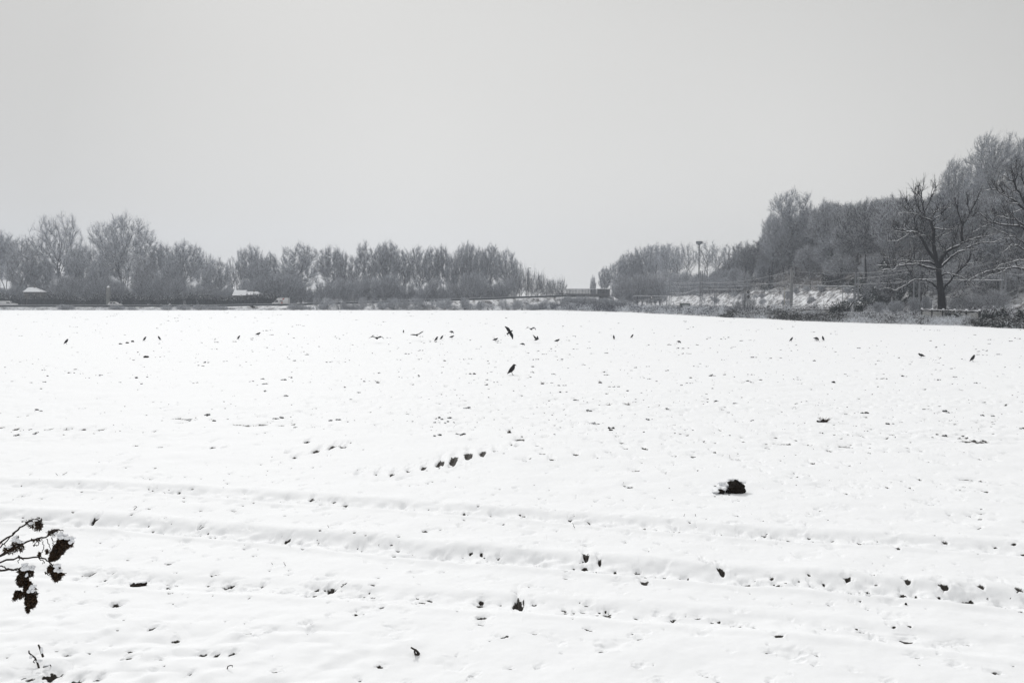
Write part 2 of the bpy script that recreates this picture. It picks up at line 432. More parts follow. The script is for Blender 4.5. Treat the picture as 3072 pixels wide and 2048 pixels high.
# single dents and soil breaks read off the photograph
DENT = [(411,1333,14,8,.9),(484,1338,22,8,.8),(67,1376,8,5,.7),(358,1364,9,5,.8),(120,1388,22,6,.4),(394,1378,14,4,.8),(452,1434,24,6,.6),(296,1463,14,9,.9),(66,1491,14,10,.9),(81,1492,10,6,.9),(693,1421,16,8,.7),
 (281,1555,14,14,.9),(398,1548,12,9,.9),(604,1577,16,10,1.1),(640,1345,18,9,.9),(673,1345,14,7,.8),(636,1322,14,7,.8),(284,1417,12,4,.6),
 (933,1498,15,10,.9),(1193,1636,12,9,.8),(1444,1650,12,8,1),(1613,1676,17,9,1.1),(1758,1664,22,22,1),(1799,1674,12,14,.9),(1846,1694,10,8,1),(2115,1682,17,14,1),(2166,1701,20,18,1.1),(2239,1727,22,9,1.1),(2544,1728,22,11,1.1),(2616,1718,14,10,.7),(2723,1732,22,12,.8),(2834,1746,28,16,.8),(2902,1768,44,12,1.1),(2942,1748,20,14,.8),(3055,1752,24,22,1.1),(2439,1743,10,14,1),(2608,1759,10,7,.9),(2786,1769,16,10,.9),(3008,1781,22,9,.9),
 (1448,1811,40,14,.7),(1602,1809,14,10,.9),(1823,1831,34,9,1),(1933,1748,24,14,.9),(1698,1829,14,6,.6),(1720,1828,10,5,.5),(1971,1838,18,10,.5),(2024,1845,20,10,.5),
 (508,1748,26,10,.8),(607,1778,24,7,.6),(690,1754,30,14,1.1),(790,1756,16,13,.8),(672,1776,16,8,.5),(993,1766,26,18,.9),(1085,1785,50,10,.7),(1120,1790,12,6,.8),(1080,1851,40,16,.8),(985,1863,18,10,.4),(739,1915,38,16,1),(698,1973,20,14,.9),(482,1987,22,10,.5),(461,2020,20,8,.3),(172,1808,30,12,.6),(152,1948,28,10,.4),(204,1970,26,12,.6),(268,1965,16,9,.6),(384,1974,22,9,.4),(340,1788,24,6,.4),(338,1645,10,7,.6),(270,1722,24,14,1),(255,1724,22,10,.9),(225,1740,16,8,.7),(332,1722,22,8,.6),
 (1601,1907,26,7,.7),(1448,1876,26,12,.5),(2180,1869,18,7,.8),(2262,1880,20,6,.6),(2392,1878,10,7,.5),(2473,1880,24,7,.8),(2585,1889,26,6,.6),(2652,1913,16,9,.6),(2720,1910,46,12,.7),(2842,1922,22,10,.8),(2900,1916,26,8,.6),(2305,1958,22,8,.7),(2450,1962,16,10,.6),(2748,1962,34,10,.4),(2875,1990,34,14,.15),(1523,2011,24,7,.6),(1985,2040,34,14,.5),(2154,2040,14,16,.8),(2665,2034,30,10,.5),(1804,1957,18,6,.5),(2880,1780,10,6,.8),(3062,1826,24,12,.5),
 (2694,1640,14,8,1.1),(2536,1473,18,14,1),(2788,1503,26,9,1.2),(2805,1503,16,5,1),(1884,1454,21,10,1.2),(2423,1565,12,5,.4),(2940,1572,16,7,.6),
 (2540,1337,40,10,1),(2438,1383,20,9,1),(2475,1385,16,9,.5),(2544,1392,16,8,.8),(2660,1453,16,8,1),(2730,1456,14,7,1),(2820,1442,20,8,.9),(2884,1453,16,6,.9),(2940,1436,30,6,1.1),(2900,1432,60,6,.8),(3000,1446,40,5,.6),(2955,1468,24,9,.8),(2757,1430,14,8,.8),(2783,1383,12,8,.8),(2845,1390,24,8,.6),(2602,1454,20,6,.6),(2558,1454,10,7,.8),(2390,1424,26,8,.5),(2470,1450,60,5,.5),(2301,1417,12,10,.5),(2341,1443,20,6,.4),(2312,1398,10,6,.5),
 (2306,1331,18,6,1.1),(2362,1331,20,8,1.2),(2335,1330,40,7,.6),(2420,1333,26,8,.6),(2388,1320,8,5,1),(2845,1320,20,8,1.1),(2790,1308,26,8,.9),(2735,1307,24,7,.5),(2678,1304,22,6,.7),(2640,1306,16,5,.3),(2900,1308,16,8,.9),(2918,1316,18,9,1),(2954,1318,14,8,1.2),(2973,1304,8,5,.8),(2925,1322,90,8,.5),(2608,1341,12,8,.8),(2610,1357,10,4,.9),(2724,1343,14,5,.8),(2890,1356,10,5,.7),(2938,1374,14,6,.8),(2990,1378,22,6,.7),(2745,1359,30,6,.6),(2490,1349,14,6,1),(2590,1309,10,4,.9),(2545,1305,8,5,.7),(2520,1292,7,10,.7),
 (1933,1342,16,10,1),(1877,1345,18,7,.7),(1902,1374,26,8,1),(1925,1375,12,6,.8),(1728,1366,18,9,.9),(1850,1370,18,6,.6),(1790,1372,16,5,.6),(1612,1340,14,8,.9),(1535,1335,10,7,.7),(1551,1338,18,6,.6),(1565,1378,40,4,.5),(1628,1363,24,4,.6),(1905,1408,26,6,.9),(1995,1412,22,5,.5),(2092,1410,10,7,.9),(2029,1391,8,7,.6),(2080,1363,18,7,.8),(2141,1351,12,9,1),(2022,1364,18,5,.7),(2205,1371,34,7,.9),(2280,1377,20,5,.5),(2240,1402,18,6,.5),(1998,1317,20,4,.6),(2115,1320,14,4,.8),(2231,1324,10,5,1),(1867,1326,20,6,.6),(2025,1290,8,4,.7),(2080,1291,8,4,.7),(2160,1291,9,5,.8),
 (530,1250,12,8,1.1),(562,1253,30,6,.9),(520,1252,60,5,.5),(480,1249,40,3,.4),(638,1254,14,5,.8),(720,1270,80,5,.5),(770,1272,60,6,.6),(545,1264,40,3,.5),(60,1245,40,3,.5),(880,1272,16,5,.8),(850,1275,30,4,.6),(250,1220,60,3,.3),(462,1292,8,5,.8),(620,1295,16,5,.5),(575,1298,20,4,.4)]
DENT += [(158, 2034, 34, 34, 1.4), (228, 2044, 30, 24, 1.4), (292, 2038, 18, 16, 1.4), (1556, 1812, 24, 44, 1.5), (70, 2040, 20, 8, .7), (90, 2046, 30, 12, .6)]
for x, y, a, b, ba in DENT: psp(x, y, a * 1.15, b * 1.15, .06 if y > 1500 else .045, ba)
# loose scatter along the tracks
for ti, (tx, ty, dep, hw) in enumerate(tracks):
    n = (520, 1000, 200)[ti]
    for i in range(n):
        x = rg.uniform(-11, 11)
        if ti < 2 and rg.random() < .35 - .03 * x: continue
        yc = float(np.interp(x, tx, ty))
        s_ = rg.uniform(.35, 1) ** 2
        splat(x, yc + rg.triangular(-1.1, -.6, .8) * hw, .034 * s_ + .008, .045 * s_ + .012, .028 + .02 * s_, rg.choice([0, .55, .75, .9, 1.1], p=[.25, .25, .25, .17, .08] if x < 0 else [.10, .22, .30, .24, .14]))
# loose scatter over the field, thinner and softer close by, broken ground in the middle distance
def rand_dents(n, ya, yb, r0, r1, pb, dep=.03, xf=None):
    for i in range(n):
        y = 1 / rg.uniform(1 / yb, 1 / ya)
        y = y * .6 + .4 * rg.uniform(ya, yb)
        x = rg.uniform(-.66, .66) * y
        if xf and not xf(x, y): continue
        s_ = rg.random() ** 2.2
        splat(x, y, r0 + (r1 - r0) * s_, (r0 + (r1 - r0) * s_) * rg.uniform(.7, 1.4), dep * (.5 + s_), pb if rg.random() > .5 else (.72 * pb if rg.random() < .6 else 0), ang=rg.uniform(-1, 1))
rand_dents(420, 5.2, 13, .010, .045, .80, .03)
rand_dents(650, 5.4, 22, .03, .085, 0, .018)
rand_dents(750, 9, 17, .010, .045, .8, .032)
rand_dents(1100, 14, 24, .02, .09, .75, .035, lambda x, y: vn(np.array(x / 5), np.array(y / 2), 31) + .06 * x / y * 3 > -.05)
rand_dents(1100, 16, 34, .03, .10, .8, .04, lambda x, y: x > -6 or rg.random() < .35)
rand_dents(1500, 24, 70, .03, .13, .85, .045)

# taper at the borders so that the sheet sinks into the surrounding ground
bord = np.minimum(sstep(0, 10, np.arange(NR))[:, None], 1) * np.minimum(sstep(0, 14, np.arange(NC)), sstep(0, 14, NC - 1 - np.arange(NC)))[None]
ZZ = ZZ * bord - .10 * (1 - bord)
ZZ -= .6 * sstep(252, 262, YY)
idx = np.arange(NR * NC).reshape(NR, NC)
Qf = np.stack([idx[:-1, :-1], idx[:-1, 1:], idx[1:, 1:], idx[1:, :-1]], -1).reshape(-1, 4)
field = mesh_np('snowy_field', np.stack([XX, YY, ZZ], -1).reshape(-1, 3), Qf, M['field'], smooth=True)
att = field.data.attributes.new('bare', 'FLOAT', 'POINT')
att.data.foreach_set('value', BA.astype(np.float32).ravel())
tag(field, kind='structure')
def field_z(x, y):
    """snow height at a point of the field"""
    if y < Y0 or y > Y1: return 0.0
    r = int(round((1 / Y0 - 1 / y) / (1 / Y0 - 1 / Y1) * (NR - 1)))
    c = int(np.clip(np.searchsorted(u, x / HW(y)), 0, NC - 1))
    return float(ZZ[r, c])

mb = MB(); mb.add([(-4000, -600, -.18), (4000, -600, -.18), (4000, 7000, -.18), (-4000, 7000, -.18)], [(0, 1, 2, 3)])
tag(mb.build('ground', M['snow']), kind='structure')

# ------------------------------------------------------------------ railway bank and wooded hill
def hill_z(X, Y):
    X = np.asarray(X, dtype=float); Y = np.asarray(Y, dtype=float)
    s = X - edge_x(Y)
    z = -.3 + .45 * sstep(-2, 1.5, s) + .25 * sstep(1, 7, s) + .45 * sstep(17, 27, s)
    foot = 78 - 6 * sstep(300, 420, Y)
    g = 1 - .72 * sstep(270, 400, Y)
    gb = 1 - .3 * sstep(300, 430, Y)
    z = z + 5.4 * sstep(foot, foot + 9, X) * gb + 15.5 * sstep(foot + 7, foot + 34, X) * g + 7 * sstep(foot + 30, foot + 80, X) * g
    z = z + (sstep(3, 20, s)) * (.5 * vn(X / 6, Y / 6, 41) + .18 * vn(X / 1.6, Y / 1.6, 42))
    return z
hx = np.concatenate([np.linspace(-26, 20, 40)[:-1], np.linspace(20, 110, 260), np.linspace(112, 420, 60)])
hy = np.concatenate([np.linspace(40, 80, 30)[:-1], np.geomspace(80, 330, 240), np.geomspace(334, 900, 60)])
HX, HY = np.meshgrid(hx, hy)
HZ = hill_z(HX, HY)
ii = np.arange(HX.size).reshape(HX.shape)
Qh = np.stack([ii[:-1, :-1], ii[:-1, 1:], ii[1:, 1:], ii[1:, :-1]], -1).reshape(-1, 4)
def bank_mat():
    m = bpy.data.materials.new('bank_snow'); m.use_nodes = True
    t = m.node_tree; b = t.nodes['Principled BSDF']; L = t.links.new
    b.inputs['Roughness'].default_value = .9
    tcn = N(t, 'ShaderNodeTexCoord')
    mp = N(t, 'ShaderNodeMapping'); mp.inputs['Scale'].default_value = (.55, .42, .8); L(tcn.outputs['Object'], mp.inputs[0])
    n1 = N(t, 'ShaderNodeTexNoise'); n1.inputs['Scale'].default_value = .8; n1.inputs['Detail'].default_value = 8; n1.inputs['Roughness'].default_value = .72
    L(mp.outputs[0], n1.inputs['Vector'])
    g = N(t, 'ShaderNodeSeparateXYZ'); L(tcn.outputs['Object'], g.inputs[0])
    hz = N(t, 'ShaderNodeMapRange'); hz.inputs['From Min'].default_value = 4.0; hz.inputs['From Max'].default_value = 8.0; hz.inputs['To Max'].default_value = .16; L(g.outputs['Z'], hz.inputs['Value'])
    a = N(t, 'ShaderNodeMath', operation='ADD'); L(n1.outputs[0], a.inputs[0]); L(hz.outputs[0], a.inputs[1])
    r = N(t, 'ShaderNodeValToRGB'); r.color_ramp.elements[0].position = .46; r.color_ramp.elements[0].color = (.72, .73, .75, 1)
    r.color_ramp.elements[1].position = .60; r.color_ramp.elements[1].color = (.05, .045, .042, 1)
    L(a.outputs[0], r.inputs[0]); L(r.outputs[0], b.inputs['Base Color'])
    return m
M['bank'] = bank_mat()
tag(mesh_np('hill_terrain', np.stack([HX, HY, HZ], -1).reshape(-1, 3), Qh, M['bank'], smooth=True), kind='structure')

# ------------------------------------------------------------------ road on its low embankment
RX = [-260, -98, -82, -67, -60, -46, -30, -6, 1.5, 18]
RZT = [1.44, 1.44, 1.75, 1.9, 2.2, 2.55, 3.1, 3.75, 4.2, 4.75]
road_top = lambda x: float(np.interp(x, RX, RZT)) - .62      # road surface height
road_y = lambda x: 264 + 16 * float(sstep(-20, 22, np.array(x)))
xs = np.linspace(-260, 19, 140)
prof = [(-13, -.5), (-7, .25), (-2.2, -.15), (-.8, 0), (8.2, 0), (9.5, -.1), (18, -.6)]   # y offset, z offset from road (first ones absolute)
V = []
for x in xs:
    zt = road_top(x); yc = road_y(x)
    for k, (dy, dz) in enumerate(prof):
        z = zt + dz if 2 <= k <= 5 else (-.5 if k in (0,) else (.22 * zt if k == 1 else -.4))
        V.append((x, yc + dy * (1 if k > 1 else 1), z + (.25 * float(vn(np.array(x / 2.2), np.array(k * 3.3), 51)) if k in (1, 2) else 0)))
V = np.array(V); n = len(prof)
q = np.arange(len(xs) * n).reshape(len(xs), n)
Qr = np.stack([q[:-1, :-1], q[1:, :-1], q[1:, 1:], q[:-1, 1:]], -1).reshape(-1, 4)
tag(mesh_np('road_embankment', V, Qr, M['bank']), kind='structure')
V = []
for x in xs:
    zt = road_top(x) + .01; yc = road_y(x)
    V += [(x, yc + .6, zt), (x, yc + 7.6, zt)]
q = np.arange(len(xs) * 2).reshape(len(xs), 2)
tag(mesh_np('road', V, np.stack([q[:-1, 0], q[1:, 0], q[1:, 1], q[:-1, 1]], -1), M['asphalt']), kind='structure')
def band(name, dy, z0, z1, th, material, x0=-260, x1=18.5, parent=None):
    m_ = MB()
    X = np.linspace(x0, x1, 130)
    for a, b in zip(X[:-1], X[1:]):
        za, zb = road_top(a), road_top(b); ya, yb = road_y(a) + dy, road_y(b) + dy
        Vv = [(a, ya, za + z0), (b, yb, zb + z0), (b, yb + th, zb + z0), (a, ya + th, za + z0), (a, ya, za + z1), (b, yb, zb + z1), (b, yb + th, zb + z1), (a, ya + th, za + z1)]
        m_.add(Vv, [(4, 5, 6, 7), (0, 1, 5, 4), (2, 3, 7, 6)])
    return m_.build(name, material, parent)
rb = empty('guard_rail', (0, 0, 0)); tag(rb, 'long dark guard rail along the near side of the road', 'guard rail')
band('beam', -.2, -.02, .60, .12, M['barrier'], parent=rb)
band('snow_cap', -.2, .602, .66, .12, M['snow'], parent=rb)

# ------------------------------------------------------------------ trees
def in_env(p, R, zc, hz):
    return (p[0] / R) ** 2 + (p[1] / R) ** 2 + ((p[2] - zc) / hz) ** 2
def make_tree(seed, H=20.0, R=6.5, z0=.35, nl=11, stems=1, up=.55, tw=(2400, 6400), wid=(.046, .031), tl=(1.2, .68), mt='twig', frost=.58, r0=.32, limbs_sub=6, wob=.05, fill=1.0):
    """bare frosted tree: returns Empty > trunk, crown (> frost)"""
    rg_ = np.random.default_rng(seed)
    zlo = H * z0; zc = zlo + (H - zlo) * .52; hz = (H - zlo) * .52
    T = MB(); segs = []
    def env_clip(p0, p1):
        p1 = np.array(p1)
        for _ in range(12):
            if in_env(p1, R, zc, hz) <= 1.0: break
            p1 = p0 + (p1 - p0) * .88
        return p1
    def curve(p0, d0, p1, n=6, jit=.04):
        L = np.linalg.norm(p1 - p0); c = p0 + d0 * L * .45
        t = np.linspace(0, 1, n)[:, None]
        P = (1 - t) ** 2 * p0 + 2 * t * (1 - t) * c + t * t * p1
        P[1:-1] += rg_.normal(size=(n - 2, 3)) * L * jit
        return P
    for s in range(stems):
        a = rg_.uniform(0, 6.28)
        sp = 0 if stems == 1 else R * rg_.uniform(.1, .55)
        b = np.array([math.cos(a) * sp * .25, math.sin(a) * sp * .25, -.6])
        top = np.array([math.cos(a) * sp, math.sin(a) * sp, H * rg_.uniform(.80, .93)])
        rr = r0 / math.sqrt(stems) * rg_.uniform(.8, 1.1)
        P = curve(b, np.array([0, 0, 1.0]), top, 9, .012 + wob * .3)
        T.tube(P, np.linspace(rr, rr * .22, 9) * np.array([1.35] + [1] * 8), 6)
        segs.append((P, 1))
        for i in range(max(3, nl // stems)):
            t = rg_.uniform(.35 if stems > 1 else z0 * .9, .9)
            k = t * 8; i0 = int(k); p0 = P[i0] + (P[min(8, i0 + 1)] - P[i0]) * (k - i0)
            az = (i * 2.39996 + seed) if stems == 1 else a + rg_.normal() * 1.0
            cz_ = -.45 + 1.40 * ((i + .5) / max(3, nl // stems)) + rg_.uniform(-.12, .12)
            cz_ = min(.97, cz_); hr = math.sqrt(max(.02, 1 - cz_ * cz_))
            p1 = np.array([math.cos(az) * R * hr, math.sin(az) * R * hr, zc + hz * cz_]) * [.9, .9, 1] - [0, 0, .05 * hz]
            tz = np.clip(zlo * .85 + (p1[2] - zlo) * rg_.uniform(.25, .55), zlo * .8, top[2] * .95)
            t = float(np.clip((tz - P[0][2]) / (P[-1][2] - P[0][2]), .06, .95)); k = t * 8; i0 = int(k); p0 = P[i0] + (P[min(8, i0 + 1)] - P[i0]) * (k - i0)
            p1 = env_clip(p0, p1)
            d0 = np.array([math.cos(az) * .7, math.sin(az) * .7, .8]); d0 /= np.linalg.norm(d0)
            P2 = curve(p0, d0, p1, 7, wob)
            r2 = rr * (1 - t * .7) * .5
            T.tube(P2, np.linspace(r2, .03, 7), 5)
            segs.append((P2, 2))
            for j in range(limbs_sub):
                t2 = rg_.uniform(.25, .95); k = t2 * 6; i0 = int(k); q0 = P2[i0] + (P2[min(6, i0 + 1)] - P2[i0]) * (k - i0)
                dd = P2[min(6, i0 + 1)] - P2[i0 - 1 if i0 else 0]; dd = dd / (np.linalg.norm(dd) + 1e-6)
                dd = dd + rg_.normal(size=3) * .60 + np.array([0, 0, up * .6]); dd /= np.linalg.norm(dd)
                q1 = env_clip(q0, q0 + dd * R * rg_.uniform(.35, .8))
                P3 = curve(q0, dd, q1, 5, .06)
                T.tube(P3, np.linspace(r2 * .45, .02, 5), 4)
                segs.append((P3, 3))
    # twigs
    S0 = []; 
    wts = []
    for P, lv_ in segs:
        for i in range(1 if lv_ == 3 else int(len(P) * .45), len(P) - 1):
            S0.append((P[i], P[i + 1])); wts.append(np.linalg.norm(P[i + 1] - P[i]) * (1.0 if lv_ > 1 else .7))
    S0 = np.array(S0); wts = np.array(wts); wts /= wts.sum()
    nA, nB = tw
    k = rg_.choice(len(S0), nA, p=wts); t = rg_.random((nA, 1))
    a0 = S0[k, 0] * (1 - t) + S0[k, 1] * t
    dirv = S0[k, 1] - S0[k, 0]; dirv /= np.linalg.norm(dirv, axis=1)[:, None] + 1e-6
    out_ = a0 - np.array([0, 0, zc * .75]); out_ /= np.linalg.norm(out_, axis=1)[:, None] + 1e-6
    d = dirv * .7 + out_ * .6 + rg_.normal(size=(nA, 3)) * .45 + np.array([0, 0, up * .5]); d /= np.linalg.norm(d, axis=1)[:, None]
    a1 = a0 + d * (tl[0] * rg_.uniform(.5, 1.3, (nA, 1)))
    k = rg_.integers(0, nA, nB); t = rg_.random((nB, 1))
    b0 = a0[k] * (1 - t) + a1[k] * t
    d2 = d[k] * .9 + rg_.normal(size=(nB, 3)) * .38; d2 /= np.linalg.norm(d2, axis=1)[:, None]
    b1 = b0 + d2 * (tl[1] * rg_.uniform(.4, 1.3, (nB, 1)))
    # fine shoots that fill the crown volume out to its uneven edge
    nF = int(nB * fill)
    dF = rg_.normal(size=(nF, 3)); dF /= np.linalg.norm(dF, axis=1)[:, None]
    lob = 1 + .07 * np.sin(3 * np.arctan2(dF[:, 1], dF[:, 0]) + seed) + .10 * np.sin(5 * dF[:, 2] * 2 + 2 * np.arctan2(dF[:, 1], dF[:, 0]) + seed * 2)
    Fp = np.array([0, 0, zc]) + dF * [R, R, hz] * (rg_.random((nF, 1)) ** .36) * (.95 * lob[:, None] - .03)
    Fp = Fp[Fp[:, 2] > zlo * .7]; nF = len(Fp)
    B0 = S0.reshape(-1, 3)
    B0 = B0[rg_.choice(len(B0), min(900, len(B0)), replace=False)]
    root_p = np.zeros_like(Fp)
    for c0 in range(0, nF, 400):
        f_ = Fp[c0:c0 + 400]
        d_ = f_[:, None] - B0[None]
        cost = (d_ ** 2).sum(-1) + 5.0 * np.maximum(0, .3 + .7 * np.hypot(d_[..., 0], d_[..., 1]) - d_[..., 2]) ** 2
        root_p[c0:c0 + 400] = B0[cost.argmin(1)]
    df = Fp - root_p; lf = np.linalg.norm(df, axis=1)[:, None]
    mxl = tl[0] * 2.8
    root_p = np.where(lf > mxl, Fp - df / np.maximum(lf, 1e-6) * mxl, root_p)
    nG = nF * 3; k = rg_.integers(0, nF, nG); t = rg_.uniform(.3, 1, (nG, 1))
    g0 = root_p[k] * (1 - t) + Fp[k] * t
    og = g0 - np.array([0, 0, zc * .7]); og /= np.linalg.norm(og, axis=1)[:, None]
    dg = og * .8 + rg_.normal(size=(nG, 3)) * .34 + np.array([0, 0, up * .6]); dg /= np.linalg.norm(dg, axis=1)[:, None]
    g1 = g0 + dg * (tl[1] * rg_.uniform(.5, 1.4, (nG, 1)))
    P0 = np.concatenate([a0, b0, root_p, g0]); P1 = np.concatenate([a1, b1, Fp, g1]); W = np.concatenate([np.full(nA, wid[0]), np.full(nB, wid[1]), np.full(nF, wid[0] * .8), np.full(nG, wid[1])])
    msk = rg_.random(len(P0)) < frost
    root = empty('bare_tree')
    T.build('trunk', M['bark_snow'] if mt != 'twig_dark' else M['bark'], root)
    c = MB(); c.ribbons(P0[~msk], P1[~msk], W[~msk]); cr = c.build('crown', M[mt], root)
    c = MB(); c.ribbons(P0[msk], P1[msk], W[msk]); c.build('frost', M['frost'], cr)
    return root

PROTO = {
 'roundb': make_tree(51, R=6.0, z0=.26, nl=16, up=.5),
 'roundc': make_tree(52, R=5.0, z0=.36, nl=11, stems=2, up=.6),
 'ovalc': make_tree(53, R=4.6, z0=.08, nl=22, stems=3, up=.7, tw=(2700, 7000)),
 'narrowb': make_tree(54, R=2.9, z0=.22, nl=18, up=.8, tw=(1600, 4000), r0=.26),
 'round': make_tree(1, R=5.6, z0=.30, nl=13, up=.55),
 'round2': make_tree(2, R=5.2, z0=.34, nl=12, up=.6),
 'wide': make_tree(3, R=8.0, z0=.22, nl=14, up=.4, tw=(2300, 5600), wob=.08),
 'fan': make_tree(4, R=8.5, z0=.16, nl=36, stems=6, up=.7, tw=(3600, 9500), limbs_sub=4),
 'oval': make_tree(5, R=4.2, z0=.12, nl=18, up=.75, mt='twig_brown', tw=(2700, 7000)),
 'oval2': make_tree(6, R=4.4, z0=.10, nl=20, stems=2, up=.75, tw=(2700, 7000)),
 'narrow': make_tree(7, R=2.6, z0=.28, nl=16, up=.8, tw=(1500, 3800), r0=.26),
 'thin': make_tree(8, R=1.5, z0=.35, nl=12, up=.5, tw=(300, 700), r0=.20, limbs_sub=2, fill=.3),
 'lean': make_tree(9, R=4.0, z0=.38, nl=14, stems=3, up=.85, tw=(900, 2300), r0=.30, limbs_sub=3, fill=.3),
}
SHRUB = {
 'shrub': make_tree(21, H=8, R=3.6, z0=.04, nl=26, stems=7, up=.8, tw=(1600, 4200), wid=(.034, .022), tl=(1.0, .6), r0=.16, limbs_sub=3),
 'shrub2': make_tree(22, H=8, R=4.0, z0=.04, nl=28, stems=8, up=.6, tw=(1700, 4400), wid=(.034, .022), tl=(1.0, .6), r0=.16, mt='twig_brown', limbs_sub=3),
 'wispy': make_tree(23, H=8, R=3.2, z0=.10, nl=24, stems=8, up=.9, tw=(600, 1500), wid=(.034, .022), tl=(1.1, .7), r0=.20, limbs_sub=2, fill=.25),
 'frosty': make_tree(24, H=8, R=4.0, z0=.04, nl=28, stems=8, up=.5, tw=(900, 2600), wid=(.05, .035), tl=(1.1, .7), r0=.12, limbs_sub=3, frost=.62, fill=.3),
}
for k_, v_ in SHRUB.items(): v_.name = 'bare_shrub'
HILLT = {
 'h1': make_tree(31, H=13, R=4.6, z0=.20, nl=14, up=.6, tw=(2600, 6800), fill=.62, wid=(.056, .038), tl=(1.0, .5), mt='twig_brown', frost=.55),
 'h2': make_tree(32, H=13, R=4.2, z0=.22, nl=13, stems=2, up=.7, tw=(2500, 6500), fill=.62, wid=(.056, .038), tl=(1.0, .5), frost=.46),
 'h3': make_tree(33, H=13, R=4.8, z0=.18, nl=15, stems=3, up=.6, tw=(2700, 6800), fill=.62, wid=(.056, .038), tl=(1.0, .5), mt='twig_dark', frost=.34),
 'h4': make_tree(34, H=13, R=3.9, z0=.15, nl=14, stems=2, up=.8, tw=(2300, 6000), wid=(.034, .022), tl=(1.2, .6), mt='twig_dark', frost=.42),
}
used = set()
def put(proto, loc, sx, sz, rz=None, label=None, cat='tree', group=None, sy=None):
    first = proto not in used
    o = proto if first else copy_tree(proto)
    used.add(proto)
    o.location = loc
    o.scale = (sx, sy or sx, sz)
    o.rotation_euler = (0, 0, random.uniform(0, 6.28) if rz is None else rz)
    if label: o['label'] = label
    o['category'] = cat
    if group: o['group'] = group
    elif 'group' in o: del o['group']
    return o
PW = {'roundb': 6.0, 'roundc': 5.0, 'ovalc': 4.6, 'narrowb': 2.9, 'round': 5.6, 'round2': 5.2, 'wide': 8.0, 'fan': 8.5, 'oval': 4.2, 'oval2': 4.4, 'narrow': 2.6, 'thin': 1.5, 'lean': 4.0, 'shrub': 3.6, 'shrub2': 4.0, 'wispy': 3.2, 'frosty': 4.0, 'h1': 4.6, 'h2': 4.2, 'h3': 4.8, 'h4': 3.9}
def treepx(kind, x, top, wpx, Y, label, zb=0.0, group=None, lib=None):
    lib = lib or PROTO
    Hp = 20 if lib is PROTO else (8 if lib is SHRUB else 13)
    p = at(x, top, Y)
    sz = (p.z - zb) / (Hp * 1.0)
    sx = wpx / F * Y / (2 * PW[kind])
    return put(lib[kind], (p.x, Y, zb), sx, sz, label=label, group=group, cat='tree' if lib is not SHRUB else 'shrub')

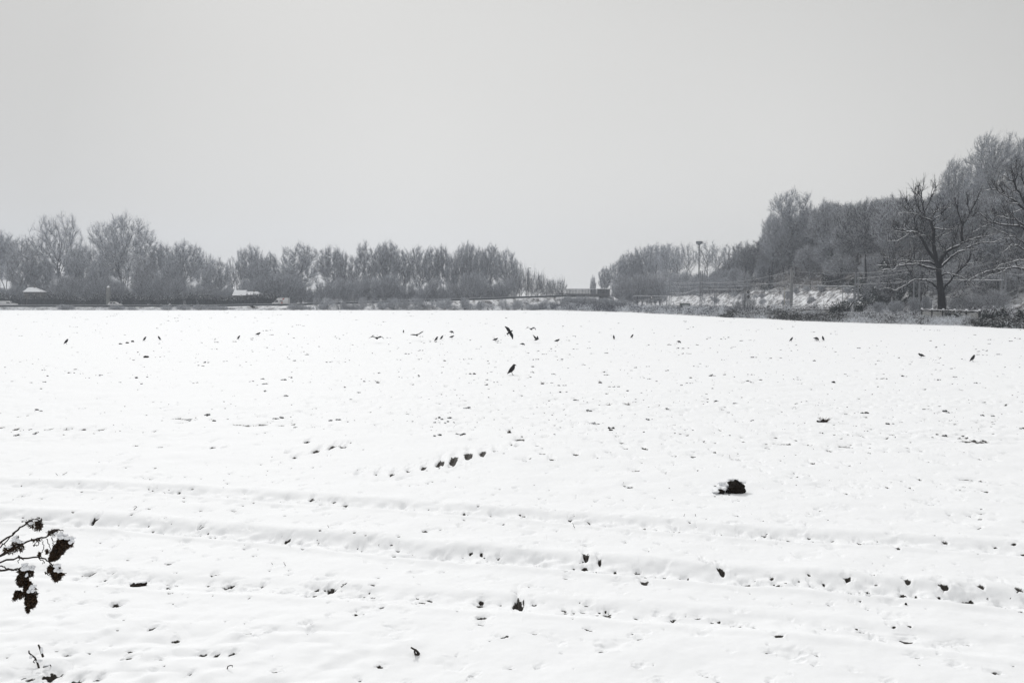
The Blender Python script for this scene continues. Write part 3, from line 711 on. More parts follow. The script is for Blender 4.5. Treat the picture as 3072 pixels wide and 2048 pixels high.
g_l = 'bare frosted trees in the line behind the road'
LINE = [  # kind, x, top y, width, depth, label
 ('round', -38, 690, 110, 300, 'pale bare tree half outside the left edge of the photo'),
 ('round2', 12, 700, 66, 306, 'pale slender bare tree at the far left end of the tree line'),
 ('oval', 66, 712, 84, 288, 'dense brownish oval tree right above the snowy roof'),
 ('wide', 172, 645, 156, 296, 'tall open-crowned bare tree with dark forked limbs, left of the giant fan-shaped tree'),
 ('oval2', 118, 775, 70, 290, 'low dense grey tree between the snowy roof and the tall open-crowned tree'),
 ('oval2', 240, 735, 80, 292, 'grey bare tree filling the gap left of the giant fan-shaped tree'),
 ('fan', 366, 650, 196, 296, 'giant fan-shaped bare tree, broadest of the left tree line'),
 ('oval2', 300, 770, 60, 286, 'narrow low tree under the left side of the giant fan-shaped tree'),
 ('oval', 432, 770, 66, 287, 'low brownish tree under the right side of the giant fan-shaped tree'),
 ('round2', 484, 732, 70, 300, 'pale bare tree just right of the giant fan-shaped tree'),
 ('round', 552, 724, 96, 296, 'broad bare tree with rounded crown, second hump right of the giant fan-shaped tree'),
 ('oval2', 515, 770, 66, 288, 'grey oval tree in front of the broad rounded hump'),
 ('wide', 612, 757, 66, 304, 'light loose-crowned tree with two small top tufts'),
 ('oval2', 648, 776, 76, 290, 'dark dense oval tree left of the thin bare poles'),
 ('thin', 688, 775, 22, 300, 'thinnest bare pole-like tree, first of the gap'),
 ('thin', 700, 770, 30, 306, 'tall pole-like tree in the gap, second from the left'),
 ('thin', 711, 790, 22, 300, 'short pole-like tree in the gap, third from the left'),
 ('thin', 724, 786, 26, 298, 'pole-like tree with ivied foot at the right of the gap'),
 ('round', 752, 737, 78, 302, 'round-crowned bare tree just right of the gap of thin poles'),
 ('oval2', 778, 770, 62, 290, 'dense grey tree standing before the round-crowned tree by the gap'),
 ('narrow', 812, 760, 42, 306, 'small narrow tree standing alone above a dip in the tree line'),
 ('round', 900, 733, 112, 302, 'wide double-crowned bare tree above the delivery truck'),
 ('oval2', 868, 800, 76, 290, 'low bushy tree right behind the delivery truck'),
 ('round2', 994, 742, 72, 304, 'bare tree with neat round crown and slanting trunk'),
 ('oval', 1036, 758, 52, 300, 'small reddish tree with two tufts between round crowns'),
 ('narrow', 1090, 729, 54, 298, 'tall columnar tree with rounded top and double trunk'),
 ('narrow', 1140, 734, 44, 300, 'slim tree left of the highest peak in the middle row'),
 ('round2', 1168, 726, 56, 303, 'tallest peak of the middle row of trees'),
 ('narrow', 1206, 750, 50, 300, 'lower slim tree right of the tallest middle peak'),
 ('round', 1256, 740, 66, 302, 'broad soft-topped tree in the centre of the middle row'),
 ('narrow', 1296, 743, 44, 299, 'fork-trunked slim tree in the centre of the middle row'),
 ('round2', 1326, 739, 48, 303, 'round-topped tree before the dip in the middle row'),
 ('oval2', 1354, 760, 40, 298, 'lower tree in the dip of the middle row'),
 ('narrow', 1384, 736, 42, 300, 'slim tree with straight dark stem, left of a twin peak'),
 ('round2', 1409, 729, 48, 303, 'taller right half of the twin peak in the middle row'),
 ('narrow', 1438, 746, 40, 300, 'slender tree between the twin peak and a clear round crown'),
 ('round2', 1471, 735, 56, 303, 'clear egg-shaped crown with visible trunk near the end of the middle row'),
 ('round', 1518, 750, 66, 300, 'last big rounded tree before the street lamp'),
 ('wide', 1550, 782, 44, 298, 'small loose tree at the right end of the middle row'),
 # right of the bridge
 ('narrow', 1780, 830, 16, 330, 'short ivied snag leaning left behind the bridge parapet'),
 ('round2', 1814, 803, 34, 336, 'small feathery tree just right of the bridge'),
 ('round', 1858, 783, 66, 345, 'first full tree rising to the right of the bridge'),
 ('round2', 1890, 757, 70, 350, 'second tree rising to the right of the bridge'),
 ('round', 1930, 742, 76, 352, 'third tree rising right of the bridge, broad headed'),
 ('round2', 1968, 734, 70, 350, 'fourth tree right of the bridge, flat headed'),
 ('round', 2006, 732, 70, 354, 'fifth tree right of the bridge, level with its neighbours'),
 ('lean', 2036, 736, 54, 348, 'loose tree with crossing bare stems left of the floodlight mast'),
 ('lean', 2062, 728, 58, 346, 'bare stems fanning out just left of the floodlight mast'),
 ('lean', 2120, 722, 66, 344, 'tall open tree right behind the floodlight mast'),
 ('lean', 2152, 738, 56, 340, 'open leaning tree right of the floodlight mast'),
 ('lean', 2186, 732, 52, 330, 'vase-shaped sparse tree left of the wooded hill'),
]
for i, (k_, x, top, wd, Y, lab) in enumerate(LINE):
    zb = -.3 if x < 1700 else float(hill_z((x - 1536) / F * Y, Y)) - .2
    if x > 1962: Y = 90 / (x - 1536) * F; zb = float(hill_z(90, Y)) - .2
    alt = {'round': ['round', 'roundb'], 'round2': ['round2', 'roundc'], 'oval2': ['oval2', 'ovalc'], 'narrow': ['narrow', 'narrowb']}.get(k_, [k_])
    k_ = alt[i % len(alt)]
    treepx(k_, x, top - 3, wd * (1.22 if k_ not in ('fan', 'wide', 'thin') else 1.06), Y, lab, zb)

# undergrowth behind the road and around the bridge
g_s = 'bare shrubs growing behind the road'
xs_ = -30
while xs_ < 1540:
    top = 845 + 12 * math.sin(xs_ * .021) + random.uniform(-20, 18)
    if 660 < xs_ < 740: top += 26
    if 20 < xs_ < 180: top += 8
    treepx(random.choice(['shrub', 'shrub2', 'shrub']), xs_, top, random.uniform(52, 74), 283.5 + random.uniform(-1.5, 2), 'bare frosted shrub in the row of undergrowth behind the road', -.3, g_s, SHRUB)
    xs_ += random.uniform(23, 33)
xs_ = 1560
while xs_ < 1690:
    treepx('wispy', xs_, 800 + (xs_ - 1560) * .30 + random.uniform(-8, 10), random.uniform(34, 46), 284 + random.uniform(-1, 4), 'sparse upright shrub beside the street lamp, sky showing through its stems', 1.8, 'sparse shrubs left of the bridge', SHRUB)
    xs_ += random.uniform(13, 19)
# lower growth in front of the road ramp, middle of the picture
xs_ = 930
while xs_ < 1690:
    top = 900 - (xs_ - 930) * .006 + random.uniform(-8, 18)
    treepx(random.choice(['shrub', 'shrub2', 'frosty', 'wispy']), xs_, top, random.uniform(26, 60), 254 + random.uniform(-2, 3), 'low bare shrub on the slope below the road ramp', -.3, 'low shrubs below the road ramp', SHRUB)
    xs_ += random.uniform(13, 34)
for x, top, wd in ((190, 913, 40), (205, 916, 40), (345, 916, 40), (360, 918, 36), (395, 921, 34), (500, 916, 40), (550, 915, 54), (600, 914, 56), (640, 916, 40), (670, 918, 36), (880, 912, 44), (905, 914, 40)):
    treepx('shrub2', x, top, wd, 252, 'low bare bush at the field edge in front of the guard rail', -.25, 'low bushes along the far field edge', SHRUB)
for i in range(14):
    x = 1700 + i * 14 + random.uniform(-3, 3)
    treepx(random.choice(['shrub', 'shrub2']), x, 888 + i * 1.0 + random.uniform(-4, 6), random.uniform(34, 50), 262 + random.uniform(-4, 3), 'grey scrub bush filling the space under the bridge', -.3, 'scrub bushes under the bridge', SHRUB)
for i in range(26):
    x = 1850 + i * 13 + random.uniform(-3, 3)
    if x > 1985: continue
    Y = 320 + random.uniform(-10, 8)
    zb = float(hill_z((x - 1536) / F * Y, Y)) - .3
    treepx(random.choice(['shrub', 'shrub2']), x, 838 + random.uniform(-18, 14), random.uniform(44, 60), Y, 'grey undergrowth shrub at the foot of the trees right of the bridge', zb, 'undergrowth shrubs right of the bridge', SHRUB)

for i in range(34):
    x = 1955 + i * 8.5 + random.uniform(-3, 3)
    X = random.uniform(84, 88); Y = X / (x - 1536) * F
    treepx(random.choice(['shrub', 'shrub2', 'wispy']), x, (826 if x < 2160 else 815) + random.uniform(-16, 18), random.uniform(34, 52), Y, 'undergrowth shrub along the top of the snowy cutting', float(hill_z(X, Y)) - .3, 'shrubs along the top of the cutting', SHRUB)
for i in range(46):          # brush on the face of the cutting
    X = random.uniform(78.5, 85.5); x = random.uniform(1975, 2575); Y = X / (x - 1536) * F
    if Y > 440: continue
    h_ = random.uniform(1.0, 2.6); k_ = random.choice(['wispy', 'shrub2', 'shrub', 'frosty'])
    put(SHRUB[k_], (X, Y, float(hill_z(X, Y)) - .15), h_ / 8 * random.uniform(.9, 1.6), h_ / 8, label='small bare shrub on the snowy face of the railway cutting', cat='shrub', group='small shrubs on the snowy cutting')
# wooded hill
gh = 'bare trees covering the hill behind the railway'
SIL = [(1950, 870), (2150, 800), (2215, 745), (2240, 700), (2290, 668), (2330, 648), (2400, 622), (2440, 604), (2500, 594), (2540, 592), (2600, 588), (2650, 578), (2700, 574), (2740, 585), (2790, 575), (2830, 565), (2860, 540), (2920, 560), (3000, 560), (3150, 540)]
cand = []
rh = random.Random(3)
yv = 112.0
while yv < 385:
    xv = 79.5 + rh.uniform(0, 3)
    while xv < 190:
        px = 1536 + xv / yv * F
        if px < 3110 and px > 2150:
            z = float(hill_z(xv, yv))
            s_ = rh.uniform(.78, 1.15)
            smax = at(px, float(np.interp(px, [a for a, b in SIL], [b for a, b in SIL])), yv).z - z
            hgt = smax - rh.uniform(0, 1.2) - 2.2 * (.5 + .5 * math.sin(px * .075 + 1.3 * math.sin(px * .021))) if smax < 20 else min(14 * s_, smax)
            if xv < 92: hgt = min(hgt, rh.uniform(6, 10)) * (.0 if px < 2585 and xv < 89 else 1)
            if hgt > 4.0:
                cand.append((xv + rh.uniform(-2, 2), yv + rh.uniform(-3, 3), z, hgt, rh.uniform(.8, 1.2)))
        xv += rh.uniform(6.0, 8.6)
    yv *= rh.uniform(1.045, 1.062)
print('hill trees', len(cand))
cand = cand[:270]
hk = list(HILLT)
for (x, y, z, h_, s_) in cand:
    k_ = rh.choice(['h1', 'h1', 'h2', 'h3', 'h4'])
    wf = s_ * 1.12 * (.6 + .4 * h_ / 13)
    put(HILLT[k_], (x, y, z - .3), wf, h_ / 13, label='frosted bare tree among the dense trees covering the hill', group=gh)
# taller trees above the hill crest
def hillpx(kind, x, top, wd, Y, label, lib=PROTO):
    X = (x - 1536) / F * Y
    treepx(kind, x, top, wd, Y, label, float(hill_z(X, Y)) + (-.3), None, lib)
hillpx('roundb', 2376, 568, 150, 290, 'full spreading tree standing out alone on the crest of the hill')
hillpx('round2', 2322, 640, 84, 285, 'broad low tree beside the spreading crest tree')
hillpx('fan', 2868, 478, 96, 215, 'pale vase-shaped tree left of the tallest hilltop crown')
hillpx('fan', 2992, 402, 190, 200, 'tallest hilltop tree with huge fan crown near the right edge')
hillpx('fan', 3085, 412, 120, 215, 'pale hilltop tree cut by the right edge of the photo')
hillpx('oval2', 2925, 520, 90, 190, 'dense grey tree below the left flank of the tallest hilltop tree')
hillpx('oval2', 3040, 560, 110, 185, 'dense grey tree below the right flank of the tallest hilltop tree')

# ivy-clad trees: dark evergreen masses on the slope
def ivy_tree(seed):
    rg_ = np.random.default_rng(seed)
    root = empty('ivy_clad_tree')
    T = MB(); P = np.array([(0, 0, -.5), (.1, 0, 3), (-.1, .1, 6), (.15, 0, 9)])
    T.tube(P, [.28, .22, .15, .05], 6)
    T.build('trunk', M['bark_dark'], root)
    C_ = []
    for i in range(9):
        z = rg_.uniform(1.0, 8.4); r = rg_.uniform(.55, 1.25) * (1.2 - z / 14)
        c = np.array([rg_.normal() * .5, rg_.normal() * .5, z])
        n = 260
        d = rg_.normal(size=(n, 3)); d /= np.linalg.norm(d, axis=1)[:, None]
        C_.append(c + d * r * rg_.uniform(.55, 1.1, (n, 1)) * [1, 1, 1.25])
    c = MB(); c.leaves(np.concatenate(C_), .16, .3)
    c.build('ivy', M['ever_snow'], root)
    return root
IV = [ivy_tree(1), ivy_tree(2)]
for x, top, hh, Y, s_, lab in ((2237, 788, 0, 250, 1.3, 'dark ivy-clad trunk with twin lobes at the left foot of the hill'), (2305, 800, 0, 240, .9, 'small dark ivy clump low on the left of the hill slope'),
    (2492, 742, 0, 190, 1.0, 'tall slim ivy-clad trunk with snowy cap in the middle of the slope'), (2524, 752, 0, 186, .8, 'pointed narrow ivy-clad trunk, right of the snow-capped one'),
    (2592, 756, 0, 172, 1.7, 'broad dark ivy mass left of the black foreground tree'), (2650, 756, 0, 168, 1.5, 'dark ivy mass right of the broad one, behind low limbs'), (2640, 800, 0, 160, 1.4, 'low dark ivy mass behind the left limbs of the black tree'),
    (2738, 720, 0, 165, 1.0, 'leaning dark ivy-clad trunk behind the left fork of the black tree'), (2700, 800, 0, 158, 1.3, 'squat ivy-clad trunk behind the second lattice mast'), (2990, 830, 0, 140, 1.3, 'dark ivy-clad trunk beside the mast near the right edge'),
    (2480, 800, 0, 180, 1.0, 'lower ivy-clad trunk beneath the snow-capped one')):
    X = (78.8 if x > 2580 else 87.5) + (Y % 4) * .5; Y = X * F / (x - 1536)
    z = float(hill_z(X, Y)); p = at(x, top, Y)
    s_ *= Y / 175
    put(IV[rh.randrange(2)], (X, Y, z - 2.5), s_, max(.3, (p.z - z + 2.5) / 9.3), label=lab)

# scrub on the slope and the brambles: masses nobody could count
def tangle(name, pts, L, wd, mats_, arch=.5, fr=.3):
    """arching stems: pts base points"""
    n = len(pts)
    az = RNG.random(n) * 6.28; ln = L * RNG.uniform(.4, 1.3, n)
    d = np.stack([np.cos(az) * .8, np.sin(az) * .8, RNG.uniform(.3, 1.2, n)], 1)
    p1 = pts + d * ln[:, None] * .5
    d2 = d * [1, 1, -.2] + RNG.normal(size=(n, 3)) * .4
    p2 = p1 + d2 * ln[:, None] * .5
    return pts, p1, p2
def stuff_tangle(name, pts, L, wd, stem_mat, fr, leaf=None, nleaf=0, kids=2):
    a, b, c = tangle(name, pts, L, wd, None)
    A = [a, b]; B = [b, c]
    for i in range(kids):
        t = RNG.random((len(b), 1)); s0 = b * (1 - t) + c * t
        A.append(s0); B.append(s0 + RNG.normal(size=s0.shape) * L * .22)
    A = np.concatenate(A); B = np.concatenate(B)
    patch = vn(A[:, 0] / 2.3, A[:, 1] / 6.0, 81) + .6 * vn(A[:, 0] / .8, A[:, 1] / 2.0, 82)
    m_ = MB(); k = RNG.random(len(A)) < fr * np.clip(1 + 2.6 * patch, .15, 2.1)
    m_.ribbons(A[~k], B[~k], np.full((~k).sum(), wd)); nb = m_.n // 3
    m_.ribbons(A[k], B[k] + [0, 0, .02], np.full(k.sum(), wd * 1.2)); nc_ = m_.n // 3
    mi = np.zeros(nc_, int); mi[nb:] = 1
    if nleaf:
        wq = np.clip(.5 - 2.2 * patch, .03, 2) ** 2; q = RNG.choice(len(A), nleaf, p=wq / wq.sum()); t = RNG.random((nleaf, 1))
        m2 = m_; base = m_.n
        P = A[q] * (1 - t) + B[q] * t
        m_.leaves(P, .09, .4)
        # quads come first in build order
        mi = np.concatenate([np.full(nleaf, 2), mi])
    o = m_.build(name, None, None, mats=[M[stem_mat], M['frost'], M[leaf or 'ever_snow']], midx=mi)
    return tag(o, kind='stuff')
def bank_pts(n, s0, s1, ya, yb, power=1.0):
    y = ya + (yb - ya) * RNG.random(n) ** power
    s_ = RNG.uniform(s0, s1, n); x = edge_x(y) + s_
    z = hill_z(x, y)
    return np.stack([x, y, z], 1)
# mound of brambles between the field and the concrete fence (nearer part)
def heap(P, amp, sc_=3.0):
    P = P.copy(); h_ = np.clip(vn(P[:, 0] / sc_, P[:, 1] / (sc_ * 1.5), 61) + .55, .1, 1.1) * amp
    P[:, 2] += h_ * RNG.random(len(P)); return P
P = heap(bank_pts(15000, -.6, 5.0, 78, 150), .75)
stuff_tangle('bramble_thicket', P, .9, .035, 'bramble', .42, 'ever_snow', 30000)
P = heap(bank_pts(9000, -.4, 9.0, 150, 262), 1.0, 5)
stuff_tangle('bramble_thicket', P, 1.6, .07, 'twig', .42, 'ever_snow', 3000)
P = heap(bank_pts(5000, 8, 24, 95, 170), 1.3, 4)
stuff_tangle('scrub', P, 1.5, .05, 'twig_brown', .42, 'ever_snow', 1500)
# low growth showing through the snow of the cutting and under the trees
ny = 9000
yy = 100 + 300 * RNG.random(ny); xx = 77 + 34 * RNG.random(ny) ** .8
zz = hill_z(xx, yy)
keep = (xx > 84) | (RNG.random(ny) < .8)
P = np.stack([xx, yy, zz + .1], 1)[keep]
stuff_tangle('scrub', heap(P, 1.2), 1.8, .07, 'twig_brown', .38, 'ever_snow', 2500)
ny = 9000
yy = 110 + 270 * RNG.random(ny); xx = 92 + 60 * RNG.random(ny)
P = np.stack([xx, yy, hill_z(xx, yy) + .4], 1)
stuff_tangle('scrub', heap(P, 2.5), 2.6, .10, 'twig', .30, None, 0)
# rough grass and stalks on the snowy bank under the guard rail
yy = 252 + 9 * RNG.random(7500); xx = -215 + 230 * RNG.random(7500)
P = np.stack([xx, yy, .0 * xx + .25 * sstep(252, 260, yy) * np.interp(xx, RX, RZT) - .1], 1)
stuff_tangle('rough_grass', P, .75, .05, 'twig', .5, None, 0)

def behind_fence(x0, Yb, x1, Ye, n, dz):
    t = RNG.random(n); Yq = Yb + (Ye - Yb) * t
    X0 = (x0 - 1536) / F * Yb; X1 = (x1 - 1536) / F * Ye
    xq = X0 + (X1 - X0) * t + RNG.uniform(.5, 2.6, n)
    return np.stack([xq, Yq, hill_z(xq, Yq) + dz * RNG.random(n)], 1)
P = np.concatenate([behind_fence(2268, 164, 2492, 128, 2200, .7), behind_fence(2766, 106, 2960, 91, 2600, .9)])
stuff_tangle('ivy_growth', P, .5, .05, 'twig_dark', .10, 'ever', 34000)
# evergreen bushes along the fence and the hedge behind the road
def ever_bush(seed, n=2600, leaf=.14, mound=5):
    rg_ = np.random.default_rng(seed)
    root = empty('evergreen_bush')
    T = MB()
    for i in range(9):
        a = rg_.uniform(0, 6.28); T.tube([(0, 0, -.1), (math.cos(a) * .3, math.sin(a) * .3, .4), (math.cos(a) * .7, math.sin(a) * .7, .85)], [.04, .03, .012], 4)
    T.build('stems', M['bark'], root)
    C_ = []
    for i in range(mound * 2):
        a = rg_.uniform(0, 6.28); d0 = rg_.uniform(0, .62)
        c = np.array([math.cos(a) * d0, math.sin(a) * d0, rg_.uniform(.15, .72) * (1.1 - d0 * .7)])
        r = rg_.uniform(.2, .38); m_ = n // (mound * 2)
        d = rg_.normal(size=(m_, 3)); d /= np.linalg.norm(d, axis=1)[:, None]
        C_.append(c + d * r * rg_.uniform(.6, 1.15, (m_, 1)))
    C_ = np.concatenate(C_); C_ = C_[C_[:, 2] > 0]
    c = MB(); c.leaves(C_, leaf / 3, .35)
    f = c.build('foliage', M['ever_snow'], root)
    top = C_[(C_[:, 2] > .55) & (rg_.random(len(C_)) < .35)]
    c = MB(); c.leaves(top + [0, 0, .02], leaf / 3.2, .8); c.build('snow', M['snow'], f)
    return root
EB = [ever_bush(1), ever_bush(2, 3200), ever_bush(3, 3000)]
def bush(x, ytop, wd, Y, label, ybase=None, group=None, flat=1.0, cat='bush'):
    p = at(x, ytop, Y); z = float(hill_z(p.x, Y)) if x > 1700 else -.2
    if ybase: z = at(x, ybase, Y).z
    return put(EB[rh.randrange(3)], (p.x, Y, z - .1), wd / F * Y / 2, max(.3, (p.z - z)), label=label, cat=cat, group=group, sy=flat)
bush(2530, 893, 96, 118, 'big dark evergreen bush beside the end of the concrete fence', 950, flat=1.6)
bush(2582, 898, 66, 116, 'right-hand lobe of dark evergreen growth beside the big fence-end bush', 935, flat=1.4)
bush(2266, 922, 22, 160, 'small evergreen bush at the left end of the fence', 950)
bush(2304, 912, 36, 150, 'upright evergreen bush rising above the left part of the fence', 950)
bush(2334, 922, 26, 146, 'small rounded ivy bush hanging over the fence', 948)
bush(2364, 922, 26, 142, 'ragged snowy bush straddling the fence beneath the square mast', 948)
bush(2846, 925, 34, 96, 'snow-topped ivy bush on the fence right of the black tree', 955)
bush(2868, 930, 26, 95, 'low ivy bush on the fence beside the snow-topped one', 950)
bush(2965, 918, 66, 90, 'dark evergreen bush at the right end of the fence', 972)
bush(3010, 914, 70, 92, 'dark evergreen bush second from the right edge', 972)
bush(3058, 918, 60, 88, 'dark evergreen bush at the right edge of the photo', 975)
bush(3090, 912, 60, 90, 'dark evergreen bush half outside the right edge', 975)
bush(2035, 930, 24, 190, 'small evergreen bush left of the signboard', 945)
bush(2078, 932, 22, 175, 'small evergreen bush right of the signboard', 944)
bush(1815, 925, 26, 226, 'round dark bush left of the snowy ramp', 938)
bush(1840, 930, 18, 224, 'small round dark bush at the foot of the snowy ramp', 940)
# hedge behind the road, built of separate evergreen shrubs
xs_ = -40
while xs_ < 830:
    tp = 878 + 5 * math.sin(xs_ * .03) + random.uniform(-5, 4) + (-5 if xs_ < 60 else 0)
    p = at(xs_, tp, 275)
    put(EB[rh.randrange(3)], (p.x, 275, .3), random.uniform(2.6, 3.6), p.z - .3, label='dark evergreen shrub in the long hedge behind the road', cat='hedge shrub', group='evergreen shrubs of the hedge behind the road', sy=1.3)
    xs_ += random.uniform(17, 25)

# ------------------------------------------------------------------ black tree by the fence, traced limb by limb
def bz(x, y): return (2552 + x * .2232, 650 + y * .2232)
def cz(x, y): return (2552 + x * .2232, 380 + y * .2232)
def hero(name, trunk, limbs, Yt, label, seed):
    rg_ = random.Random(seed); rn = np.random.default_rng(seed)
    root = empty(name); tag(root, label, 'tree')
    p = at(*trunk[0][0], Yt); zb = float(hill_z(p.x, Yt)); root.location = (p.x, Yt, zb)
    off = np.array([p.x, Yt, zb])
    T = MB(); Sn = MB(); Tw0 = []; Tw1 = []
    def res(P, R, n):
        P = np.array(P); t = np.linspace(0, len(P) - 1, n); i = np.minimum(t.astype(int), len(P) - 2); f = (t - i)[:, None]
        return P[i] * (1 - f) + P[i + 1] * f, np.interp(t, range(len(R)), R)
    def snow_on(P, R):
        P = np.array(P); R = np.array(R)
        D = np.gradient(P, axis=0); D /= np.linalg.norm(D, axis=1)[:, None]
        hor = np.sqrt(1 - D[:, 2] ** 2)
        P2 = P.copy(); P2[:, 2] += R * .75 * hor + .008
        R2 = (R * .55 + .022) * np.clip(hor * 1.3 - .35, .05, 1)
        Sn.tube(P2, R2, 5)
    P = [np.array(at(*q, Yt)) - off for q, r in trunk]; P[0][2] = -.3
    R = [r for q, r in trunk]
    P_, R_ = res(P, R, len(P) * 3)
    P_[1:-1] += rn.normal(size=P_[1:-1].shape) * .02
    T.tube(P_, R_, 10)
    for pts, r0, r1, dy in limbs:
        n = len(pts)
        L = []
        for i, q in enumerate(pts):
            f = i / (n - 1)
            d = dy[0] + (dy[1] - dy[0]) * f if isinstance(dy, tuple) else dy * f
            L.append(np.array(at(*q, Yt + d)) - off)
        R = list(np.linspace(r0, max(r1, .027), n))
        P_, R_ = res(L, R, max(6, n * 3))
        P_[1:-1] += rn.normal(size=P_[1:-1].shape) * .035
        T.tube(P_, R_, 6); snow_on(P_, R_)
        # side shoots
        for k in range(len(P_) * 3 // 2):
            t = rn.uniform(.25, 1.0) * (len(P_) - 1.01); i = int(t)
            a = P_[i] + (P_[i + 1] - P_[i]) * (t - i)
            d = P_[i + 1] - P_[i]; d /= np.linalg.norm(d)
            d = d * .7 + rn.normal(size=3) * .55 + np.array([0, 0, .45]); d /= np.linalg.norm(d)
            ln = rn.uniform(.5, 1.9) * (1.15 - .4 * t / len(P_))
            b = a + d * ln * .5 + rn.normal(size=3) * .08; c = b + (d + np.array([0, 0, .25])) * ln * .5
            T.tube([a, b, c], [.030, .022, .011], 4)
            if rn.random() < .55: Sn.tube([a + [0, 0, .02], b + [0, 0, .022], c + [0, 0, .012]], [.016, .012, .004], 3)
            for j in range(8):
                s0 = b + (c - b) * rn.random() if j else c; dd = d + rn.normal(size=3) * .6; dd /= np.linalg.norm(dd)
                Tw0.append(s0); Tw1.append(s0 + dd * rn.uniform(.2, .7))
    T.build('trunk', M['bark_dark'], root, smooth=True)
    Sn.build('snow', M['snow'], root, smooth=True)
    c = MB(); c.ribbons(np.array(Tw0), np.array(Tw1), np.full(len(Tw0), .022)); c.build('twigs', M['bark_dark'], root)
    return root
B_ = lambda *a: [bz(*q) for q in a]
C_c = lambda *a: [cz(*q) for q in a]
tr = [(bz(1228, 1300), .62), (bz(1225, 1200), .50), (bz(1222, 1100), .46), (bz(1205, 950), .38), (bz(1190, 800), .34), (bz(1183, 700), .32)]
